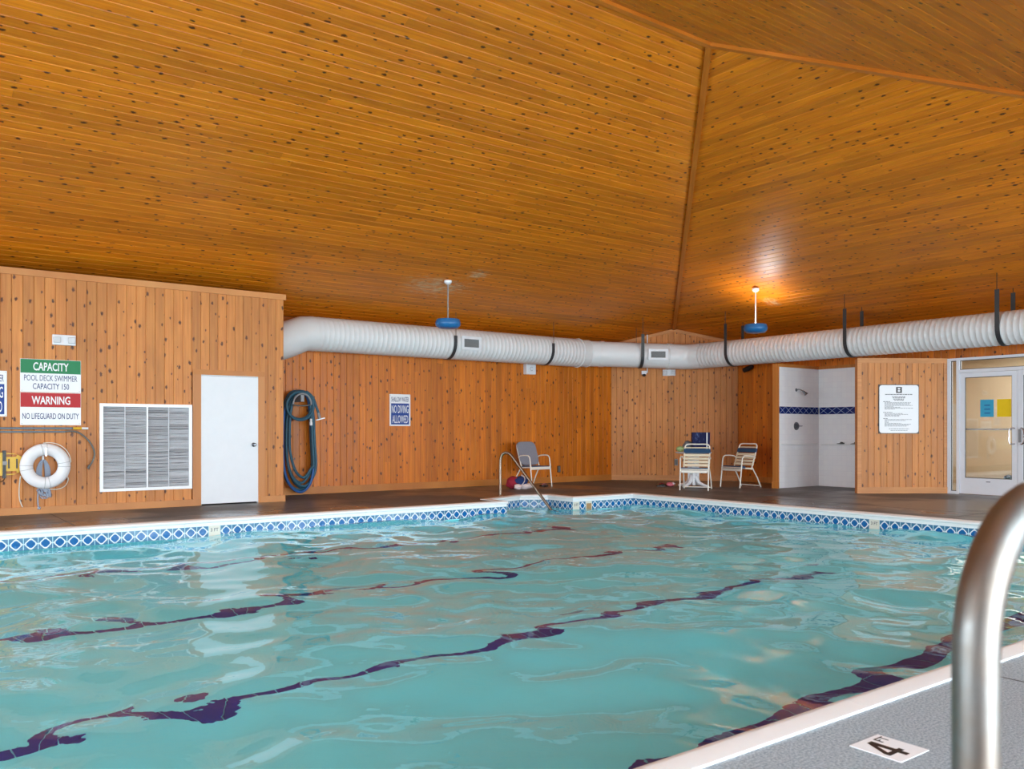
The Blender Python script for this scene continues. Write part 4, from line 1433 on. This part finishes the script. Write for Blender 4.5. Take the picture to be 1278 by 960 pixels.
# ------------------------------------------------------------------ rails
t = empty('grab_rail', (0.965, 0.445, 0), 'large stainless grab rail standing close at the lower right', 'rail')
rt = 0.0242
bend = 0.165
zt = 1.068
pts = [(0, 0, 0), (0, 0, 0.4), (0, 0, zt - bend - 0.06)] + [(bend - bend * math.cos(a), 0, zt - bend + bend * math.sin(a)) for a in (math.radians(k * 10) for k in range(10))] + \
      [(0.7 - bend + bend * math.sin(a), 0, zt - bend + bend * math.cos(a)) for a in (math.radians(k * 10) for k in range(10))] + [(0.7, 0, 0.4), (0.7, 0, 0)]
MB().tube(pts, rt, 28).build('tube', MAT['stainless'], t, smooth=True)
for x in (0, 0.7):
    MB().lathe([(0.027, 0.0), (0.06, 0.0), (0.06, 0.008), (0.035, 0.025), (0.027, 0.026)], 24, Matrix.Translation((x, 0, 0))).build('flange', MAT['steel'], t, smooth=True)

t = empty('stair_rail', (8.83, 12.22, 0), 'bent steel stair rail sloping into the water at the entry bay', 'rail')
dx, dy = 0.51, -0.71
pts = [(0, 0, 0.0), (0, 0, 0.25), (0, 0, 0.5), (0.005, -0.005, 0.66), (0.03, -0.04, 0.745), (0.075, -0.1, 0.765), (0.12, -0.165, 0.72), (0.2, -0.28, 0.54), (dx, dy, -0.15), (0.62, -0.86, -0.4)]
P = smooth_path(pts, 4)
MB().tube(P, 0.025, 12).build('tube', MAT['rail_brown'], t, smooth=True)
MB().lathe([(0.026, 0.0), (0.05, 0.0), (0.045, 0.012), (0.026, 0.02)], 16).build('flange', MAT['steel'], t, smooth=True)

# depth marker tile let into the near deck
t = empty('depth_marker', (2.935, 1.658, 0.0), 'white depth tile reading 4 FT in the near deck', 'depth marker')
MB().bounds((-0.095, -0.098, -0.004), (0.095, 0.098, 0.003)).build('tile', MAT['sign_white'], t)
MB().prism([(0.006, -0.075), (0.006, -0.045), (0.024, -0.045), (0.024, -0.024), (0.006, -0.024), (0.006, 0.072), (-0.022, 0.072), (-0.072, -0.022), (-0.072, -0.045), (-0.020, -0.045), (-0.020, -0.075)],
           [[(-0.020, -0.024), (-0.020, 0.036), (-0.050, -0.024)]], 0.003, 0.0036).build('numeral', MAT['black'], t)
text('FT', 0.055, MAT['black'], t, 0.055, 0.040, 0.0034, 0.055, 0.0003)


# ------------------------------------------------------------------ chairs (local: faces -y)
def chair_frame(t, strapped=True):
    w = 0.27
    for s in (-1, 1):
        x = s * w
        MB().tube(smooth_path([(x, -0.30, 0.0), (x, -0.265, 0.3), (x, -0.235, 0.56), (x, -0.20, 0.625), (x, -0.13, 0.645), (x, 0.06, 0.635), (x * 0.97, 0.14, 0.60)], 5), 0.0125, 8).build('front_leg_and_arm', MAT['chair_white'], t, smooth=True)
        MB().tube([(x * 0.93, 0.055, 0.42), (x * 0.98, 0.20, 0.2), (x, 0.30, 0.0)], 0.0125, 8).build('rear_leg', MAT['chair_white'], t, smooth=True)
        MB().tube([(x * 0.93, -0.25, 0.405), (x * 0.93, 0.09, 0.385)], 0.0125, 8).build('seat_rail', MAT['chair_white'], t, smooth=True)
        MB().bounds((x - 0.02 * (s > 0), -0.262, 0.37) if s > 0 else (x, -0.262, 0.37), (x, -0.235, 0.415) if s > 0 else (x + 0.02, -0.235, 0.415)).build('bracket', MAT['chair_white'], t)
    MB().tube([(-w * 0.93, -0.25, 0.405), (w * 0.93, -0.25, 0.405)], 0.0125, 8).build('front_rail', MAT['chair_white'], t, smooth=True)
    MB().tube([(-w, 0.295, 0.03), (w, 0.295, 0.03)], 0.011, 8).build('stretcher', MAT['chair_white'], t, smooth=True)
    b = 0.245
    MB().tube(smooth_path([(-b, 0.05, 0.36), (-b, 0.12, 0.56), (-b, 0.205, 0.80), (-b * 0.9, 0.225, 0.865), (-b * 0.7, 0.232, 0.885), (0, 0.232, 0.885), (b * 0.7, 0.232, 0.885), (b * 0.9, 0.225, 0.865), (b, 0.205, 0.80), (b, 0.12, 0.56), (b, 0.05, 0.36)], 5), 0.0135, 8).build('back_frame', MAT['chair_white'], t, smooth=True)


def back_strap(t, z, h, mat, nm='back_strap'):
    y = 0.05 + (z - 0.36) * 0.352
    MB().box((0, y, z), (0.52, 0.034, h), ('X', -0.34)).build(nm, mat, t, bevel=0.006)


def seat_strap(t, y, d, mat):
    MB().box((0, y, 0.397 - (y + 0.25) * 0.05), (0.525, d, 0.032)).build('seat_strap', mat, t, bevel=0.006)


def strap_chair(x, y, face, label):
    m = Matrix.Translation((x, y, 0)) @ Matrix.Rotation(face, 4, 'Z')
    t = empty('pool_chair', m, label, 'chair', 'strapped pool chairs')
    chair_frame(t)
    MB().tube([(-0.235, 0.215, 0.815), (0.235, 0.215, 0.815)], 0.012, 8).build('top_crossbar', MAT['strap_cream'], t, smooth=True)
    back_strap(t, 0.75, 0.085, MAT['strap_navy'])
    for z in (0.665, 0.60, 0.535, 0.47):
        back_strap(t, z, 0.05, MAT['strap_cream'])
    MB().bounds((-0.25, -0.272, 0.335), (0.25, -0.246, 0.386)).build('front_band', MAT['chair_white'], t, bevel=0.006)
    MB().box((0, -0.19, 0.412), (0.525, 0.12, 0.05)).build('seat_strap', MAT['strap_navy'], t, bevel=0.008)
    for y_ in (-0.095, -0.04, 0.015, 0.07):
        seat_strap(t, y_, 0.05, MAT['strap_cream'])
    return t


def yaw_to(fx, fy):      # rotation taking local -y to (fx, fy)
    return math.atan2(fx, -fy)


strap_chair(12.89, 11.27, yaw_to(-0.83, -0.56), 'white strapped chair in front of the round table')
strap_chair(14.22, 11.24, yaw_to(-0.99, 0.10), 'white strapped chair standing beside the shower partition')
m = Matrix.Translation((10.93, 13.98, 0)) @ Matrix.Rotation(yaw_to(0.05, -1.0), 4, 'Z')
t = empty('pool_chair', m, 'grey backed armchair standing against the back wall', 'chair')
chair_frame(t)
tilt = Matrix.Translation((0, 0.085, 0.44)) @ Matrix.Rotation(math.radians(90 - 19), 4, 'X')
MB().prism(rrect(-0.255, 0.0, 0.255, 0.50, 0.11), (), -0.02, 0.03).build('back_cushion', MAT['grey_cloth'], t, tilt, bevel=0.008)
MB().box((0, -0.08, 0.405), (0.5, 0.36, 0.045)).build('seat_cushion', MAT['strap_navy'], t, bevel=0.012)
MB().bounds((-0.26, -0.272, 0.355), (0.26, -0.246, 0.40)).build('front_band', MAT['chair_white'], t, bevel=0.006)

# table
t = empty('round_table', (13.42, 11.80, 0), 'small white pedestal table behind the strapped chair', 'table')
MB().lathe([(0, 0.685), (0.30, 0.685), (0.355, 0.695), (0.365, 0.71), (0.36, 0.72), (0, 0.722)], 36).build('table_top', MAT['table_white'], t, smooth=True)
MB().lathe([(0.0, 0.60), (0.16, 0.685), (0.20, 0.686), (0.075, 0.58), (0.06, 0.56)], 20).build('top_support', MAT['table_white'], t, smooth=True)
mb = MB()
for k in range(4):
    a = math.radians(45 + 90 * k)
    c, s = math.cos(a), math.sin(a)
    mb.box((0.09 * c, 0.09 * s, 0.35), (0.05, 0.05, 0.62), ('Z', a))
mb.box((0, 0, 0.35), (0.1, 0.1, 0.62)).build('pedestal', MAT['table_white'], t, bevel=0.008)
for k in range(4):
    a = math.radians(8 + 90 * k)
    c, s = math.cos(a), math.sin(a)
    MB().tube(smooth_path([(0.06 * c, 0.06 * s, 0.22), (0.13 * c, 0.13 * s, 0.10), (0.24 * c, 0.24 * s, 0.05), (0.36 * c, 0.36 * s, 0.022)], 5), [0.045 - 0.0014 * i for i in range(16)], 8).build('foot', MAT['table_white'], t, smooth=True)
t = empty('shopping_bag', Matrix.Translation((13.55, 11.72, 0.722)) @ Matrix.Rotation(yaw_to(-0.6, -0.8), 4, 'Z'), 'dark blue printed shopping bag standing on the table', 'bag')
MB().hexa([(-0.17, -0.06, 0), (0.17, -0.06, 0), (0.17, 0.08, 0), (-0.17, 0.08, 0), (-0.185, -0.055, 0.40), (0.185, -0.05, 0.40), (0.18, 0.06, 0.395), (-0.18, 0.06, 0.40)]).build('bag_body', MAT['bag'], t)
MB().bounds((0.105, -0.066, 0.02), (0.125, -0.058, 0.395)).build('white_stripe', MAT['sign_white'], t)
t = empty('green_fruit', (13.16, 11.92, 0.722), 'pale green round fruit on the left of the table', 'fruit')
MB().lathe([(0, 0.004), (0.05, 0.01), (0.085, 0.05), (0.08, 0.09), (0.045, 0.112), (0, 0.10)], 18).build('flesh', MAT['apple'], t, smooth=True)
MB().tube([(0, 0, 0.10), (0.01, 0.0, 0.13)], 0.006, 6).build('stem', MAT['hook_grey'], t)
t = empty('towel_bundle', (13.47, 11.99, 0.722), 'grey blue bundled towel on the table', 'towel')
MB().blob((0, 0, 0.1), (0.12, 0.09, 0.13), 0.3, 3, 4.0, 2.4, 0.0).build('towel', MAT['strap_navy'] if False else MAT['pole_grey'], t, smooth=True)

# bags and footwear on the deck
t = empty('towel_bag', (10.22, 13.50, 0), 'red bag stuffed with blue and white towels beside the grey chair', 'bag')
MB().blob((-0.10, 0.06, 0.12), (0.15, 0.13, 0.13), 0.25, 3, 1.0, 2.0, 0.0).build('bag_body', MAT['cloth_red'], t, smooth=True)
MB().blob((0.02, 0.0, 0.15), (0.17, 0.14, 0.10), 0.35, 3, 2.0, 2.4, 0.02).build('blue_towel', MAT['cloth_blue'], t, smooth=True)
MB().blob((0.08, -0.10, 0.05), (0.15, 0.08, 0.055), 0.3, 3, 3.0, 2.6, 0.0).build('white_towel', MAT['cloth_white'], t, smooth=True)
MB().blob((-0.12, -0.12, 0.05), (0.08, 0.06, 0.055), 0.3, 3, 7.0, 2.6, 0.0).build('white_towel', MAT['cloth_white'], t, smooth=True)
MB().tube(smooth_path([(-0.02, -0.10, 0.07), (0.02, -0.14, 0.15), (0.05, -0.11, 0.22), (0.06, 0.0, 0.26)], 5), 0.025, 8, flat=(0.4, 1)).build('white_strap', MAT['cloth_white'], t, smooth=True)


def sandal(x, y, a, label, mat, strap):
    t = empty('flip_flop', Matrix.Translation((x, y, 0)) @ Matrix.Rotation(a, 4, 'Z'), label, 'sandal', 'flip-flops on the deck')
    o = []
    for k in range(20):
        q = 2 * math.pi * k / 20
        o.append((0.135 * math.cos(q), (0.047 + 0.008 * math.cos(q)) * math.sin(q)))
    MB().prism(o, (), 0, 0.022).build('sole', mat, t)
    MB().tube(smooth_path([(-0.02, 0.045, 0.02), (0.03, 0.025, 0.045), (0.075, 0.0, 0.03), (0.03, -0.025, 0.045), (-0.02, -0.045, 0.02)], 4), 0.009, 6).build('strap', strap, t, smooth=True)


sandal(11.05, 13.72, 0.5, 'dark flip-flop under the grey chair, nearer the pool', MAT['black'], MAT['hook_grey'])
sandal(11.15, 13.88, 0.2, 'dark flip-flop under the grey chair, nearer the wall', MAT['black'], MAT['pink'])
sandal(13.28, 12.55, 0.4, 'black flip-flop left of the table at the wall end', MAT['black'], MAT['cloth_red'])
sandal(13.05, 12.30, -0.5, 'black flip-flop left of the table nearer the pool', MAT['black'], MAT['black'])
t = empty('rolled_towel', (13.12, 12.16, 0), 'small pink and white bundle among dark flip-flops', 'towel')
MB().blob((0, 0, 0.045), (0.10, 0.06, 0.045), 0.3, 3, 5.0, 2.5, 0.0).build('pink_cloth', MAT['pink'], t, smooth=True)
MB().blob((0.05, -0.03, 0.06), (0.05, 0.04, 0.03), 0.3, 2, 6.0, 2.5, 0.01).build('white_cloth', MAT['cloth_white'], t, smooth=True)

# dark equipment in the hall
t = empty('exercise_pedals', (16.9, 7.0, 0), 'small black piece of equipment on floor behind the glass door', 'equipment')
MB().tube([(-0.2, 0.2, 0.05), (0.0, -0.25, 0.08)], 0.03, 8).build('base_bar', MAT['black'], t, smooth=True)
MB().tube([(-0.1, -0.05, 0.1), (0.0, -0.2, 0.45)], 0.025, 8).build('upright_bar', MAT['black'], t, smooth=True)
MB().blob((-0.05, 0.18, 0.28), (0.09, 0.09, 0.06), 0.2, 2).build('pedal_pad', MAT['black'], t, smooth=True)
MB().tube([(-0.15, 0.12, 0.25), (0.0, -0.15, 0.12)], 0.02, 8).build('cross_bar', MAT['black'], t, smooth=True)
MB().bounds((-0.25, -0.3, 0), (0.2, -0.24, 0.05)).build('foot_bar', MAT['black'], t)
MB().bounds((-0.25, 0.18, 0), (0.2, 0.24, 0.05)).build('foot_bar', MAT['black'], t)
